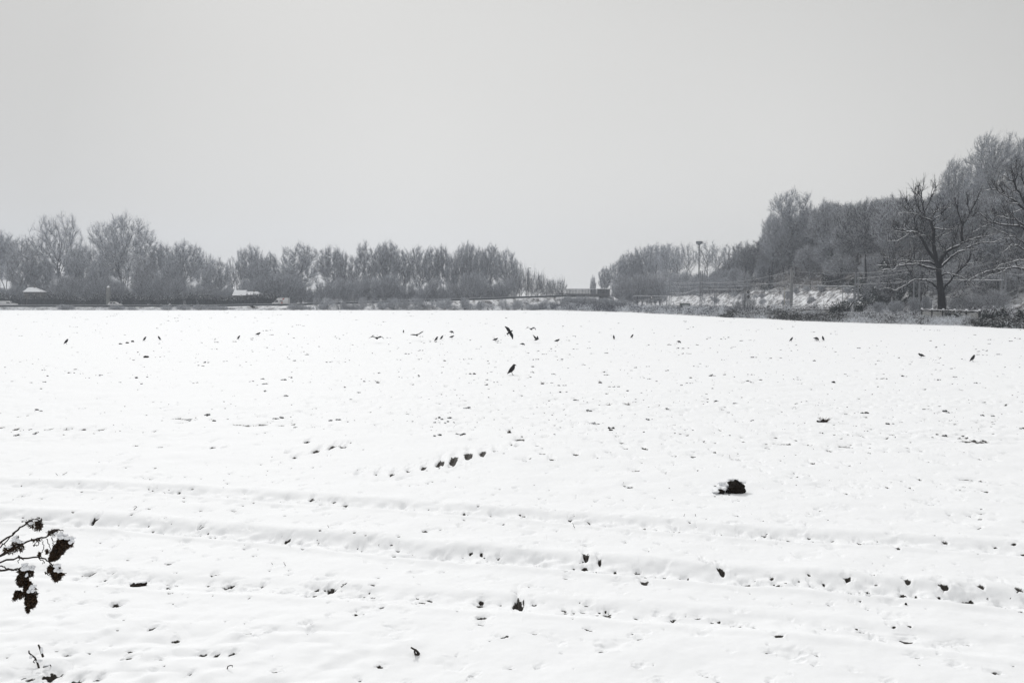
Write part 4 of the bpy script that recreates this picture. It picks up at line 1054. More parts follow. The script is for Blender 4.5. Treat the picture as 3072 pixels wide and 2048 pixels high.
LB = [
 (B_((1183, 720), (1130, 480), (1108, 350), (1118, 200), (1090, 100), (1070, 45)), .26, .17, 1.0),
 (C_c((1070, 1255), (1000, 1230), (900, 1190), (820, 1162), (640, 1160)), .12, .03, (1.0, -1.2)),
 (C_c((830, 1165), (760, 1120), (700, 1070), (670, 1040)), .05, .02, (0, -.6)),
 (C_c((1070, 1250), (1120, 1165), (1220, 1095), (1350, 1092)), .10, .03, (1.0, 2.4)),
 (C_c((1090, 1300), (1150, 1230), (1220, 1190), (1270, 1110)), .08, .03, (1.0, .2)),
 (C_c((1000, 1215), (990, 1130), (955, 1000), (955, 880), (975, 790)), .09, .02, (1.0, 1.8)),
 (C_c((1005, 1120), (1060, 1010), (1090, 900), (1110, 780)), .07, .02, (1.2, 2.2)),
 (C_c((1080, 950), (1120, 870), (1165, 800)), .04, .015, (1.8, 2.5)),
 (C_c((955, 990), (900, 930), (810, 860)), .05, .015, (1.4, .4)),
 (C_c((1000, 1205), (940, 1130), (880, 1050), (865, 960)), .07, .02, (1.0, 0)),
 (C_c((900, 1190), (830, 1120), (760, 1050), (745, 960)), .05, .015, (.6, -.5)),
 (C_c((970, 1000), (930, 900), (900, 800)), .04, .012, (1.2, .9)),
 (B_((1183, 720), (1140, 590), (1060, 480), (980, 350), (930, 250), (880, 208), (790, 205), (700, 185), (600, 160), (560, 110)), .24, .03, -2.5),
 (B_((880, 210), (740, 215), (640, 208), (545, 180)), .08, .02, (-1.5, -2.6)),
 (B_((785, 225), (700, 290), (620, 330), (500, 325)), .06, .02, (-1.8, -3.2)),
 (B_((880, 210), (862, 150), (850, 0)), .07, .02, (-1.5, -1.0)),
 (B_((720, 190), (640, 140), (600, 60)), .05, .015, (-2, -2.4)),
 (B_((700, 185), (740, 120), (790, 40)), .05, .015, (-2, -1.4)),
 (B_((1140, 410), (1090, 340), (1020, 265), (950, 245), (830, 270)), .08, .02, (.4, -1.5)),
 (B_((950, 240), (985, 180), (990, 90), (960, 60)), .05, .015, (-.6, -.2)),
 (B_((1150, 712), (1040, 690), (960, 660), (880, 640), (740, 650), (620, 668), (580, 720), (500, 700), (410, 725)), .16, .02, -4.0),
 (B_((1170, 665), (1080, 612), (960, 605), (830, 610), (780, 592), (700, 635), (540, 655), (360, 655)), .15, .02, -1.5),
 (B_((785, 592), (720, 590), (620, 603), (530, 560), (440, 535)), .06, .015, (-1, -2)),
 (B_((790, 600), (820, 520), (870, 440)), .05, .012, (-1, -.4)),
 (B_((630, 600), (700, 552), (770, 545)), .04, .012, (-1.3, -1)),
 (B_((1190, 690), (1220, 560), (1290, 470), (1400, 410), (1500, 360), (1580, 320), (1700, 280), (1850, 260), (1960, 235)), .24, .03, -3.0),
 (B_((1510, 355), (1488, 250), (1500, 120), (1550, 50)), .14, .09, (-1.4, -1.0)),
 (C_c((1550, 1262), (1600, 1165), (1690, 1000), (1710, 930)), .09, .02, (-1.0, -.6)),
 (C_c((1500, 1290), (1450, 1190), (1430, 1080), (1390, 960)), .08, .02, (-1.0, -1.8)),
 (C_c((1600, 1165), (1565, 1040), (1560, 900)), .05, .015, (-.9, -.3)),
 (C_c((1550, 1250), (1640, 1220), (1680, 1170)), .04, .015, (-1, -1.5)),
 (B_((1590, 315), (1640, 210), (1750, 150), (1860, 100)), .07, .02, (-1.7, -1)),
 (B_((1560, 325), (1640, 315), (1740, 350)), .05, .015, (-1.7, -2.5)),
 (B_((1190, 700), (1240, 640), (1330, 560), (1420, 490), (1520, 450), (1640, 380), (1780, 350), (1920, 345), (2040, 300), (2130, 290)), .18, .03, 2.5),
 (B_((1520, 455), (1640, 440), (1780, 460)), .06, .015, (1, 2)),
 (B_((1340, 560), (1300, 500), (1250, 442), (1160, 430)), .09, .03, (.6, 1.6)),
 (B_((1380, 550), (1470, 580), (1530, 620)), .05, .02, (.8, .2)),
 (B_((1240, 1000), (1280, 930), (1370, 820), (1450, 730), (1560, 640), (1600, 560), (1630, 480)), .14, .05, -2.0),
 (B_((1630, 490), (1700, 590), (1800, 650)), .05, .015, (-2, -3)),
 (B_((1560, 640), (1680, 622), (1780, 570)), .05, .015, (-1.6, -2.6)),
 (B_((1200, 810), (1270, 760), (1360, 770), (1450, 800), (1560, 850), (1640, 900), (1710, 960)), .10, .02, -3.2),
 (B_((1168, 965), (1100, 890), (1030, 855), (940, 845), (850, 850), (700, 940), (600, 1000), (520, 965), (450, 955)), .12, .02, -3.0),
 (B_((850, 852), (812, 810), (800, 755)), .05, .02, (-1.4, -1.2)),
 (B_((760, 895), (700, 850), (640, 840)), .04, .012, (-1.8, -2.3)),
 (B_((1030, 860), (1022, 920), (1020, 1000)), .035, .012, (-.8, -.9)),
 (B_((1120, 285), (1200, 262), (1310, 235), (1360, 180)), .09, .03, (.8, 1.6)),
 (B_((1112, 150), (1200, 172), (1330, 180), (1440, 130), (1490, 95)), .08, .02, (.9, -.4)),
 (B_((1110, 130), (1150, 85), (1230, 60), (1285, 10)), .06, .02, (.9, .2)),
 (B_((1150, 310), (1180, 290), (1210, 400)), .04, .015, (.8, .4)),
 (B_((1400, 410), (1405, 280), (1430, 190)), .05, .02, (-1, -.6)),
 (B_((1150, 720), (1080, 760), (1010, 770)), .05, .015, (0, -1)),
 (B_((1250, 1090), (1400, 1080), (1560, 1070)), .05, .015, (0, -1.5)),
]
hero('black_tree', tr, LB, 108, 'black bare tree with snow-lined limbs standing behind the concrete fence', 5)
tr2 = [(bz(2640, 1300), .55), (bz(2640, 1000), .46), (bz(2620, 720), .38), (bz(2560, 420), .30), (bz(2520, 200), .24)]
LB2 = [
 (B_((2560, 430), (2400, 210), (2280, 130), (2150, 120), (1950, 95), (1860, 60), (1780, -10), (1740, -50)), .16, .02, -2.0),
 (B_((2280, 132), (2230, 40), (2050, 15), (1940, -30)), .07, .02, (-1, .3)),
 (B_((2560, 470), (2400, 380), (2200, 285), (2040, 210), (1900, 150), (1800, 95)), .10, .02, (0, 2.5)),
 (B_((2500, 450), (2330, 445), (2230, 380), (2160, 375), (2070, 460)), .08, .02, (0, -1.5)),
 (B_((2620, 760), (2400, 720), (2260, 685), (2100, 690), (1950, 715), (1800, 750), (1700, 790), (1580, 860)), .15, .02, -3.0),
 (B_((2600, 640), (2400, 570), (2280, 575), (2100, 630), (2000, 650), (1950, 700)), .09, .02, (0, -2.2)),
 (B_((2180, 685), (2090, 630), (2080, 620)), .05, .03, (-1.4, -1.3)),
 (B_((2100, 692), (2040, 750), (1850, 790), (1760, 840)), .05, .015, (-1.6, -2.8)),
 (B_((2230, 590), (2220, 640), (2330, 700)), .06, .04, (-1, -.6)),
 (C_c((2560, 1500), (2400, 1150), (2250, 1040), (2100, 930), (1940, 840), (1800, 862)), .17, .02, -1.5),
 (C_c((2100, 930), (2040, 860), (1990, 770)), .07, .02, (-1, -.4)),
 (C_c((2160, 970), (2010, 900), (1930, 800)), .07, .02, (-1, -1.8)),
 (C_c((2520, 1400), (2400, 1150), (2330, 1010), (2240, 840), (2190, 740), (2100, 680), (2050, 650)), .16, .03, 1.5),
 (C_c((2200, 760), (2210, 660), (2150, 560)), .08, .02, (1.2, 1.6)),
 (C_c((2200, 760), (2240, 650), (2230, 520)), .07, .02, (1.2, .6)),
 (C_c((2330, 1010), (2350, 820), (2290, 650), (2300, 520)), .09, .02, (1, 2.2)),
 (C_c((2400, 1150), (2440, 900), (2400, 700), (2380, 520)), .10, .02, (1, -.8)),
 (C_c((2300, 920), (2180, 880), (2060, 760)), .05, .02, (1, 0)),
 (C_c((2560, 1480), (2330, 1340), (2240, 1250), (2080, 1230), (1950, 1190), (1910, 1150)), .10, .02, (0, -2.4)),
 (C_c((2240, 1250), (2150, 1180), (2070, 1110)), .06, .02, (-1.5, -1)),
 (C_c((2400, 1090), (2250, 1130), (2120, 1180), (2080, 1190)), .06, .02, (0, -1)),
 (C_c((2250, 1040), (2150, 1030), (2080, 980)), .05, .015, (-.8, -1.6)),
]
hero('black_tree', tr2, LB2, 100, 'black bare tree reaching in from beyond the right edge, trunk outside the photo', 8)
# bare bush growing at the right foot of the black tree
for x, top, wd, lab in ((2880, 872, 70, 'arching bare bush right of the black trunk'), (2925, 884, 60, 'tangled bare bush left of the mast near the right edge'), (2990, 868, 80, 'bare bush growing round the foot of the rightmost mast'), (2745, 892, 46, 'snow-dusted bush left of the black trunk'), (2780, 886, 30, 'small pale bush touching the black trunk'), (2640, 905, 44, 'low snowy bush on the level ground behind the brambles'), (2690, 900, 50, 'low snowy bush between the lattice masts')):
    treepx('shrub2' if x > 2850 else 'shrub', x, top, wd, 114 if x < 2850 else 108, lab, .9, None, SHRUB)
for i, x in enumerate((2235, 2246, 2258, 2222, 2208)):
    treepx('wispy', x, 878 + i * 6, 26, 150, 'reddish upright stems of brush around the signal post', .3, 'upright brush by the signal post', SHRUB)
for x in (2120, 2140, 2160, 2180, 2200, 2220):
    treepx('shrub2', x, 925 + (x % 7), 34, 158, 'low brown bush on the field edge left of the fence', .1, 'low brown bushes left of the fence', SHRUB)
for x in (1990, 2010, 2030, 2055, 2085, 2100, 1965):
    treepx('shrub2', x, 925 + (x % 5), 30, 185, 'low grey bush between the field and the signboard', .1, 'low grey bushes near the signboard', SHRUB)

# ------------------------------------------------------------------ concrete fence with pickets
def fence(pa, pb, n_bays, h_, label):
    a = np.array(pa, float); b = np.array(pb, float)
    L = np.linalg.norm(b - a); d = (b - a) / L; nrm = np.array([-d[1], d[0], 0])
    root = empty('concrete_fence', tuple(a)); tag(root, label, 'fence')
    pk = MB(); rl = MB(); sn = MB()
    def obox(m_, s0, s1, t0, t1, z0, z1, zo0=0, zo1=0):
        V = []
        for z, k in ((z0, 0), (z1, 1)):
            for s_, t_ in ((s0, t0), (s1, t0), (s1, t1), (s0, t1)):
                q = d * s_ + nrm * t_; zz_ = z + (zo0 if s_ == s0 else zo1)
                V.append((q[0], q[1], q[2] * 1 + zz_))
        m_.add(V, [(0, 3, 2, 1), (4, 5, 6, 7), (0, 1, 5, 4), (1, 2, 6, 5), (2, 3, 7, 6), (3, 0, 4, 7)])
    step = L / n_bays
    for i in range(n_bays):
        s0 = i * step
        nseg = 6
        for k in range(nseg):            # slightly arched top rail
            f0, f1 = k / nseg, (k + 1) / nseg
            u0, u1 = s0 + .12 + (step - .24) * f0, s0 + .12 + (step - .24) * f1
            z0_ = .10 * math.sin(PI * f0); z1_ = .10 * math.sin(PI * f1)
            obox(rl, u0, u1, -.05, .05, h_ - .14, h_, z0_, z1_)
            obox(sn, u0, u1, -.06, .06, h_ + .004, h_ + .05, z0_, z1_)
        obox(rl, s0 + .12, s0 + step - .12, -.045, .045, .16, .26)
        npk = max(5, int(step / .26))
        for k in range(npk):
            s_ = s0 + .2 + (step - .4) * k / (npk - 1)
            obox(pk, s_ - .04, s_ + .04, -.035, .035, .262, h_ - .142)
    rl.build('rail', M['fence_dark'], root); pk.build('pickets', M['fence'], root); sn.build('snow', M['snow'], root)
    for i in range(n_bays + 1):
        m_ = MB(); s0 = i * step
        obox(m_, s0 - .1, s0 + .1, -.1, .1, -.6, h_ + .12)
        o = m_.build('post', M['fence_dark'], root)
        m_ = MB(); m_.lump((*(d * s0 + np.array([0, 0, h_ + .17]))[:3],), (.16, .16, .10), i + 3, 8, 5, .1); m_.build('snow', M['snow'], o)
f0 = at(2268, 951, 164); f1 = at(2492, 954, 128)
fence((f0.x, f0.y, .32), (f1.x, f1.y, .36), 10, 1.05, 'low concrete picket fence with snowy top rail left of the big evergreen bush')
f0 = at(2766, 955, 106); f1 = at(2938, 965, 92)
fence((f0.x, f0.y, .40), (f1.x, f1.y, .38), 5, 1.2, 'stretch of concrete picket fence under the black tree')

# ------------------------------------------------------------------ railway masts and cross beams
def lattice_mast(x, top, Y, label, wdt=.55, base=None):
    p = at(x, top, Y); z = float(hill_z(p.x, Y)) if base is None else base
    root = empty('lattice_mast', (p.x, Y, z)); tag(root, label, 'railway mast', 'steel lattice masts along the railway')
    H = p.z - z; h_ = wdt / 2
    m_ = MB()
    for sx in (-h_, h_):
        m_.box((sx - .09, -.09, -.5), (sx + .09, .09, H))
    m_.build('uprights', M['steel'], root)
    m_ = MB(); n = int(H / .9)
    for i in range(n):
        z0_ = i * H / n; z1_ = (i + 1) * H / n
        s_ = 1 if i % 2 else -1
        m_.tube([(-h_ * s_, 0, z0_), (h_ * s_, 0, z1_)], .03, 4)
        m_.box((-h_ + .06, -.03, z1_ - .04), (h_ - .06, .03, z1_))
    m_.build('lacing', M['steel'], root)
    return p
def square_mast(x, top, Y, label, wdt=.5):
    p = at(x, top, Y); z = float(hill_z(p.x, Y))
    root = empty('concrete_mast', (p.x, Y, z)); tag(root, label, 'railway mast')
    H = p.z - z; h_ = wdt / 2
    m_ = MB(); m_.box((-h_, -h_, -.5), (h_, h_, H)); m_.build('column', M['concrete'], root)
    m_ = MB(); m_.box((-h_ - .05, -h_ - .05, H), (h_ + .05, h_ + .05, H + .12)); m_.box((-.1, -.1, H + .12), (.1, .1, H + .7)); m_.build('cap', M['concrete'], root)
    m_ = MB(); m_.box((-h_ - .9, -.05, H - .5), (-h_, .05, H - .42)); m_.build('bracket', M['steel'], root)
    return p
def beam(xa, ya, Ya, xb, yb, Yb, label, r=.09):
    a = at(xa, ya, Ya); b = at(xb, yb, Yb)
    root = empty('portal_beam', a); tag(root, label, 'beam')
    d = b - a
    m_ = MB(); m_.tube([(0, 0, 0), tuple(d)], r, 6)
    m_.build('beam', M['steel'], root)
    m_ = MB(); m_.tube([(0, 0, r * .8), tuple(d + Vector((0, 0, r * .8)))], r * .7, 6)
    m_.build('snow', M['snow'], root)
    for f in (.28, .72):        # insulator hangers
        q = d * f
        m_ = MB(); m_.tube([(q.x, q.y, q.z - .05), (q.x, q.y, q.z - .5), (q.x + .5, q.y, q.z - .7)], .05, 5)
        for k in range(3): m_.tube([(q.x, q.y, q.z + .1 + k * .12), (q.x, q.y, q.z + .17 + k * .12)], .12, 6)
        m_.build('hanger', M['dark_steel'], root)
square_mast(2375, 812, 166, 'thick square concrete mast beside the snowy cutting')
lattice_mast(2571, 816, 160, 'lattice mast just left of the black tree limbs, above the evergreen bush')
lattice_mast(2752, 778, 122, 'lattice mast directly left of the black tree trunk', .8)
lattice_mast(3014, 756, 124, 'lattice mast at the right, behind the limbs reaching in', .6)
lattice_mast(2104, 812, 205, 'tall lattice mast in front of the floodlight mast', .46)
lattice_mast(2146, 848, 215, 'shorter lattice mast right of the floodlight mast', .42)
lattice_mast(2002, 896, 270, 'distant low lattice mast left of the signboard', .5)
lattice_mast(2011, 842, 290, 'distant lattice mast behind the signboard', .6)
lattice_mast(1983, 900, 300, 'farthest paired lattice mast left of the signboard', .9)
for x, top, Y, lab in ((2354, 862, 168, 'thin yellowish pole left of the square concrete mast'), (2020, 905, 230, 'short thin pole between the distant masts and the signboard'), (2562, 862, 156, 'short thin post just left of the lattice mast above the evergreen bush'), (2529, 850, 162, 'slim pole behind the evergreen bush'), (2795, 900, 118, 'thin pole close to the left side of the black trunk')):
    p = at(x, top, Y); z = float(hill_z(p.x, Y)); rt = empty('thin_pole', (p.x, Y, z)); tag(rt, lab, 'pole')
    m_ = MB(); m_.tube([(0, 0, -.4), (0, 0, p.z - z)], [.09, .06], 6); m_.build('shaft', mat('pole_paint', (.42, .40, .34), .7) if x == 2354 else M['steel'], rt)
    m_ = MB(); m_.box((-.14, -.14, p.z - z), (.14, .14, p.z - z + .1)); m_.build('cap', M['steel_snow'], rt)
beam(2381, 857, 166, 2568, 860, 160, 'snow-lined cross beam between the square mast and the lattice mast to its right')
beam(2264, 873, 175, 2371, 873, 166, 'snow-lined cross beam left of the square mast')
beam(2756, 839, 122, 3010, 842, 124, 'snow-lined cross beam passing behind the black tree trunk')
beam(2108, 869, 205, 2224, 869, 200, 'snow-lined cross beam right of the tall lattice mast')
beam(2093, 883, 215, 2144, 883, 215, 'short cross beam low between the two lattice masts')
beam(2009, 880, 290, 2063, 880, 290, 'distant snow-lined cross beam above the signboard', .11)
beam(1900, 888, 300, 2006, 888, 290, 'farthest cross beam, left of the distant masts', .11)
def wire(p0, p1, sag, label, r=.032):
    a = at(*p0); b = at(*p1)
    rt = MB(); P = []
    for i in range(15):
        f = i / 14; q = a.lerp(b, f); P.append((q.x - a.x, q.y - a.y, q.z - a.z - sag * 4 * f * (1 - f)))
    rt.tube(P, r, 4)
    o = rt.build('overhead_wire', M['wire']); o.location = a
    tag(o, label, 'wire', 'overhead wires of the railway')
WL = [((2375, 812, 166), (2571, 818, 160), .25), ((2571, 818, 160), (2752, 806, 122), .15), ((2375, 826, 166), (2571, 819, 160), 1.5), ((2375, 812, 166), (2104, 846, 205), .9), ((2375, 842, 166), (2104, 858, 205), .5), ((2571, 834, 160), (2752, 812, 122), .2), ((2571, 852, 160), (2752, 842, 122), .1), ((2752, 812, 122), (3014, 775, 124), .7),
 ((2752, 845, 122), (3014, 820, 124), .5), ((3014, 775, 124), (3250, 765, 110), .4), ((3014, 820, 124), (3250, 820, 110), .3), ((2104, 846, 205), (2011, 846, 290), .4), ((2104, 858, 205), (2011, 858, 290), .3), ((2104, 862, 205), (1900, 899, 320), 1.2), ((2104, 868, 205), (1880, 902, 330), .6), ((2011, 848, 290), (1830, 862, 420), .8), ((2011, 858, 290), (1860, 884, 400), .8), ((2104, 848, 205), (2375, 850, 166), .1)]
for i, (a, b, s_) in enumerate(WL):
    wire(a, b, s_, 'thin frosted overhead wire strung between the railway masts')

# signal with two round discs
p = at(2242, 864, 150); zg = float(hill_z(p.x, 150))
rt = empty('railway_signal', (at(2234, 900, 150).x, 150, zg)); tag(rt, 'railway signal with two round black discs rimmed white, one above the other', 'railway signal')
H = p.z - zg
m_ = MB(); m_.box((-.10, -.08, -.4), (.10, .08, H + .1)); m_.build('post', M['concrete'], rt)
for k, py in enumerate((876, 890)):
    q = at(2243.5, py, 150); cx = q.x - rt.location.x; czv = q.z - zg
    m_ = MB()
    th = np.arange(24) * 2 * PI / 24
    m_.tube([(cx, -.25, czv), (cx, .05, czv)], .29, 24); ds = m_.build('disc', M['black'], rt)
    m_ = MB(); V = []
    for i in range(25):
        a = 2 * PI * i / 24; V.append((cx + .31 * math.cos(a), -.27, czv + .31 * math.sin(a)))
    m_.tube(V, .035, 5); m_.build('rim', M['white_paint'], ds)
    m_ = MB(); m_.tube([(cx + .05, -.34, czv + .03), (cx + .05, -.26, czv + .03)], .10, 12); m_.build('lens', M['plate'], ds)
    m_ = MB(); m_.box((cx - .35, -.1, czv - .05), (cx - .1, 0, czv + .05)); m_.build('bracket', M['steel'], ds)
# signboard on two posts
Y = 190; a = at(2039, 909.5, Y); b = at(2070, 919.5, Y); zg = float(hill_z(a.x, Y))
rt = empty('signboard', (a.x, Y, zg)); tag(rt, 'blank grey-green rectangular signboard on two posts beside the railway', 'signboard')
m_ = MB(); m_.box((0, -.05, b.z - zg), (b.x - a.x, .05, a.z - zg)); m_.build('board', mat('board_paint', (.12, .14, .13), .7, .2, .8), rt)
m_ = MB(); m_.box((-.02, -.07, a.z - zg + .003), (b.x - a.x + .02, .07, a.z - zg + .06)); m_.build('snow', M['snow'], rt)
for q in (.18, 1.18 / 2.36 * 1.05 + .5 - .45):
    m_ = MB(); xx_ = q * (b.x - a.x) if q < 1 else q; m_.box((xx_ - .06, .06, -.4), (xx_ + .06, .16, a.z - zg - .1)); m_.build('post', M['steel'], rt)
# small square plate sign with a dark ring-shaped mark
Y = 255; a = at(1951, 887.5, Y); b = at(1959, 896.5, Y); zg = float(hill_z(a.x, Y))
rt = empty('square_sign', (a.x, Y, zg)); tag(rt, 'small square black-bordered sign plate with white mark, left of the distant masts', 'sign')
w_ = b.x - a.x; h0 = b.z - zg; h1 = a.z - zg
m_ = MB(); m_.box((0, 0, h0), (w_, .06, h1)); m_.build('plate', M['black'], rt)
m_ = MB(); m_.box((w_ * .22, -.012, h0 + w_ * .2), (w_ * .42, -.003, h1 - w_ * .2)); m_.box((w_ * .42, -.012, h1 - w_ * .36), (w_ * .8, -.003, h1 - w_ * .2)); m_.box((w_ * .42, -.012, h0 + w_ * .2), (w_ * .8, -.003, h0 + w_ * .34)); m_.box((w_ * .64, -.012, h0 + w_ * .34), (w_ * .8, -.003, h0 + w_ * .55)); m_.build('mark', M['white_paint'], rt)
m_ = MB(); m_.tube([(w_ / 2, .12, -.4), (w_ / 2, .12, h1)], .06, 6); m_.build('post', M['steel'], rt)

# floodlight mast with wide head
Y = 385; a = at(2098, 724, Y); zg = float(hill_z(a.x, Y))
rt = empty('floodlight_mast', (a.x, Y, zg)); tag(rt, 'tall mast carrying a wide box-shaped head above the trees', 'mast')
H = a.z - zg
m_ = MB(); m_.tube([(0, 0, -.5), (0, 0, H - 2.4), (0, 0, H - .9)], [.32, .24, .22], 10); m_.build('shaft', M['dark_steel'], rt)
m_ = MB(); m_.tube([(0, 0, H - 1.7), (0, 0, H - 1.15)], [.35, 1.0], 12); m_.build('bracket', M['steel'], rt)
m_ = MB(); m_.tube([(0, 0, H - 1.15), (0, 0, H - .05)], 1.55, 16)
hd = m_.build('head', M['steel'], rt)
m_ = MB(); m_.tube([(0, 0, H - .04), (0, 0, H + .08)], 1.5, 16); m_.build('snow', M['snow'], hd)

# street lamp by the bridge
Y = 290; a = at(1584.5, 804, Y); zg = 3.4
rt = empty('street_lamp', (a.x, Y, zg)); tag(rt, 'single street lamp with short arm above the shrubs left of the bridge', 'street lamp')
H = a.z - zg
m_ = MB(); m_.tube([(0, 0, 0), (0, 0, H)], [.14, .09], 8); m_.tube([(0, 0, H - .05), (.35, 0, H)], .05, 6); m_.build('pole', M['dark_steel'], rt)
m_ = MB(); m_.box((.3, -.12, H - .08), (1.0, .12, H + .06)); m_.build('lamp_head', M['dark_steel'], rt)

# bridge
Y = 286
rt = empty('road_bridge', (at(1700, 880, Y).x, Y, 0)); tag(rt, 'concrete road bridge with tall mesh parapet in the gap between the trees', 'bridge')
x0 = 0; x1 = at(1829, 880, Y).x - rt.location.x
zt = at(1700, 866.5, Y).z; zm = at(1700, 881, Y).z; zb_ = at(1700, 890, Y).z
m_ = MB(); m_.box((-3.2, -.5, zb_ - .1), (x1, 7.5, zm)); m_.box((-3.2, -1.0, zb_ + .3), (x1, -.5, zm - .25)); m_.build('deck', M['concrete_snow'], rt)
m_ = MB(); m_.box((-3.0, .5, -1), (-1.2, 7, zb_ - .11)); m_.build('abutment', M['concrete'], rt)
m_ = MB(); m_.box((x1 - 3, .5, -1), (x1 - .6, 7, zb_ - .11)); m_.build('abutment', M['concrete'], rt)
npst = 15
for k in range(npst):
    xx_ = x1 * k / (npst - 1)
    m_ = MB(); m_.box((xx_ - .06, -.4, zm + .002), (xx_ + .06, -.28, zt)); m_.build('parapet_post', M['dark_steel'], rt)
for side, yy_ in ((0, -.34), (1, 7.3)):
    m_ = MB()
    for k in range(12):
        z_ = zm + .1 + (zt - zm - .15) * k / 11
        m_.box((0, yy_ - .015, z_ - .02), (x1, yy_ + .015, z_ + .02))
    n_ = 50
    for k in range(n_):
        xx_ = x1 * k / (n_ - 1); m_.box((xx_ - .02, yy_ - .03, zm), (xx_ + .02, yy_ + .03, zt - .02))
    m_.build('mesh_parapet', M['bridge_mesh'], rt)
m_ = MB(); m_.box((0, -.42, zt + .002), (x1, -.26, zt + .10)); m_.box((0, 7.25, zt + .002), (x1, 7.35, zt + .08)); m_.build('snow', M['snow'], rt)
m_ = MB(); m_.box((x1 * .72, .2, zm + .01), (x1, .35, zt - .05)); m_.box((x1 * .9, -.2, zb_ - .35), (x1 + .02, .2, zm - .002)); m_.build('solid_panel', M['concrete'], rt)
# snowy ramp beside the bridge
p0 = at(1828, 890, 280); p1 = at(1905, 938, 268)
m_ = MB(); V = []
for i in range(13):
    f = i / 12
    for j, (yy_, dz) in enumerate(((262, -.9), (268, -.05), (290, 0))):
        xx_ = p0.x + (p1.x - p0.x) * f; z_ = p0.z * (1 - f) ** 1.1
        V.append((xx_, yy_, (z_ + dz * .5 if j else -.4) + .15 * random.uniform(-1, 1)))
q = np.arange(39).reshape(13, 3)
m_.add(V, np.stack([q[:-1, :-1], q[1:, :-1], q[1:, 1:], q[:-1, 1:]], -1).reshape(-1, 4))
tag(m_.build('ramp_terrain', M['bank'], smooth=True), kind='structure')

# ------------------------------------------------------------------ houses behind the hedge
def house(x0, x1, yt, yb, Y, label, hip=.22, dep=4.0):
    a = at(x0, yb, Y); b = at(x1, yb, Y); zt = at(x0, yt, Y).z
    rt = empty('house', (a.x, Y, 0)); tag(rt, label, 'house')
    L = b.x - a.x; ze = a.z
    m_ = MB(); m_.box((.3, .4, -.5), (L - .3, dep - .4, ze - .02)); m_.build('wall', M['house_wall'], rt)
    m_ = MB(); h_ = L * hip
    V = [(0, 0, ze), (L, 0, ze), (L, dep, ze), (0, dep, ze), (h_ * .3, dep / 2, zt), (L - h_, dep / 2, zt)]
    m_.add(V, Q=[(0, 1, 5, 4), (2, 3, 4, 5), (0, 3, 2, 1)], T=[(1, 2, 5), (3, 0, 4)])
    rf = m_.build('roof', M['snow'], rt)
    m_ = MB(); m_.box((0, -.1, ze - .22), (L, -.02, ze - .03)); m_.build('eave', M['dark_steel'], rf)
    if L > 5:
        m_ = MB(); m_.box((L * .45, dep / 2 - .25, (ze + zt) / 2), (L * .45 + .5, dep / 2 + .25, zt + .6)); m_.build('chimney', M['house_wall'], rf)
    m_ = MB(); m_.box((L * .3, .36, ze - 1.6), (L * .3 + 1, .398, ze - .5)); m_.build('window', M['glass'], rt)
house(67, 124, 861.5, 875.5, 277, 'low house with smooth snow-covered roof behind the hedge at the left', .5)
house(8, 40, 866, 873, 285, 'small snow-roofed shed left of the low house', .3)
house(696, 738, 870, 886, 277, 'small building with bright snowy roof above the hedge, left of the truck', .1, 4)
house(732, 782, 874, 884, 278, 'low lean-to with snow on top beside the bright-roofed building', .3, 4)


# pale pillar with bulky top
Y = 271; a = at(325, 857, Y); rt = empty('pale_pillar', (a.x, Y, .5)); tag(rt, 'pale upright pillar with a bulkier pointed snowy top beside the road', 'pillar')
H = a.z - .5
m_ = MB(); m_.box((-.75, -.3, -1), (.28, .3, H * .52)); m_.build('shaft', mat('pale_stone', (.24, .25, .235), .9, .2, 1), rt)
m_ = MB(); m_.tube([(0, 0, H * .45), (0, 0, H * .55), (0, 0, H * .78), (0, 0, H * .92), (.1, 0, H)], [.65, .72, .70, .55, .12], 10); m_.build('head', mat('pale_stone_snow', (.22, .22, .21), .9, .3, 2, snow=(.2, .6)), rt)

# ------------------------------------------------------------------ vehicles on the road
def profile_body(name, prof, wd, material, parent, inset=.0):
    """side outline (x, z) extruded across the width with softened sides"""
    m_ = MB(); n = len(prof)
    cx_ = sum(p[0] for p in prof) / n; cz_ = sum(p[1] for p in prof) / n
    V = []
    for yy_, s_ in ((-wd / 2, .93), (-wd / 2 + .12, 1), (wd / 2 - .12, 1), (wd / 2, .93)):
        for x, z in prof: V.append((cx_ + (x - cx_) * s_, yy_, cz_ + (z - cz_) * s_))
    Qs = []
    for k in range(3):
        for i in range(n):
            Qs.append((k * n + i, k * n + (i + 1) % n, (k + 1) * n + (i + 1) % n, (k + 1) * n + i))
    m_.add(V, Qs)
    c = m_.n; m_.add([(cx_, -wd / 2, cz_), (cx_, wd / 2, cz_)])
    m_.T.append(np.array([(i + 1 if i + 1 < n else 0, i, c) for i in range(n)])); m_.T.append(np.array([(3 * n + i, 3 * n + (i + 1) % n, c + 1) for i in range(n)]))
    return m_.build(name, material, parent)
def panel(name, pts, y, material, parent, th=.02):
    m_ = MB(); n = len(pts)
    V = [(x, y, z) for x, z in pts] + [(x, y + th, z) for x, z in pts]
    m_.add(V, [(i, (i + 1) % n, n + (i + 1) % n, n + i) for i in range(n)])
    if n == 4: m_.Q.append(np.array([(3, 2, 1, 0), (4, 5, 6, 7)]))
    else: m_.T.append(np.array([(0, i + 1, i) for i in range(1, n - 1)] + [(n, n + i, n + i + 1) for i in range(1, n - 1)]))
    return m_.build(name, material, parent)
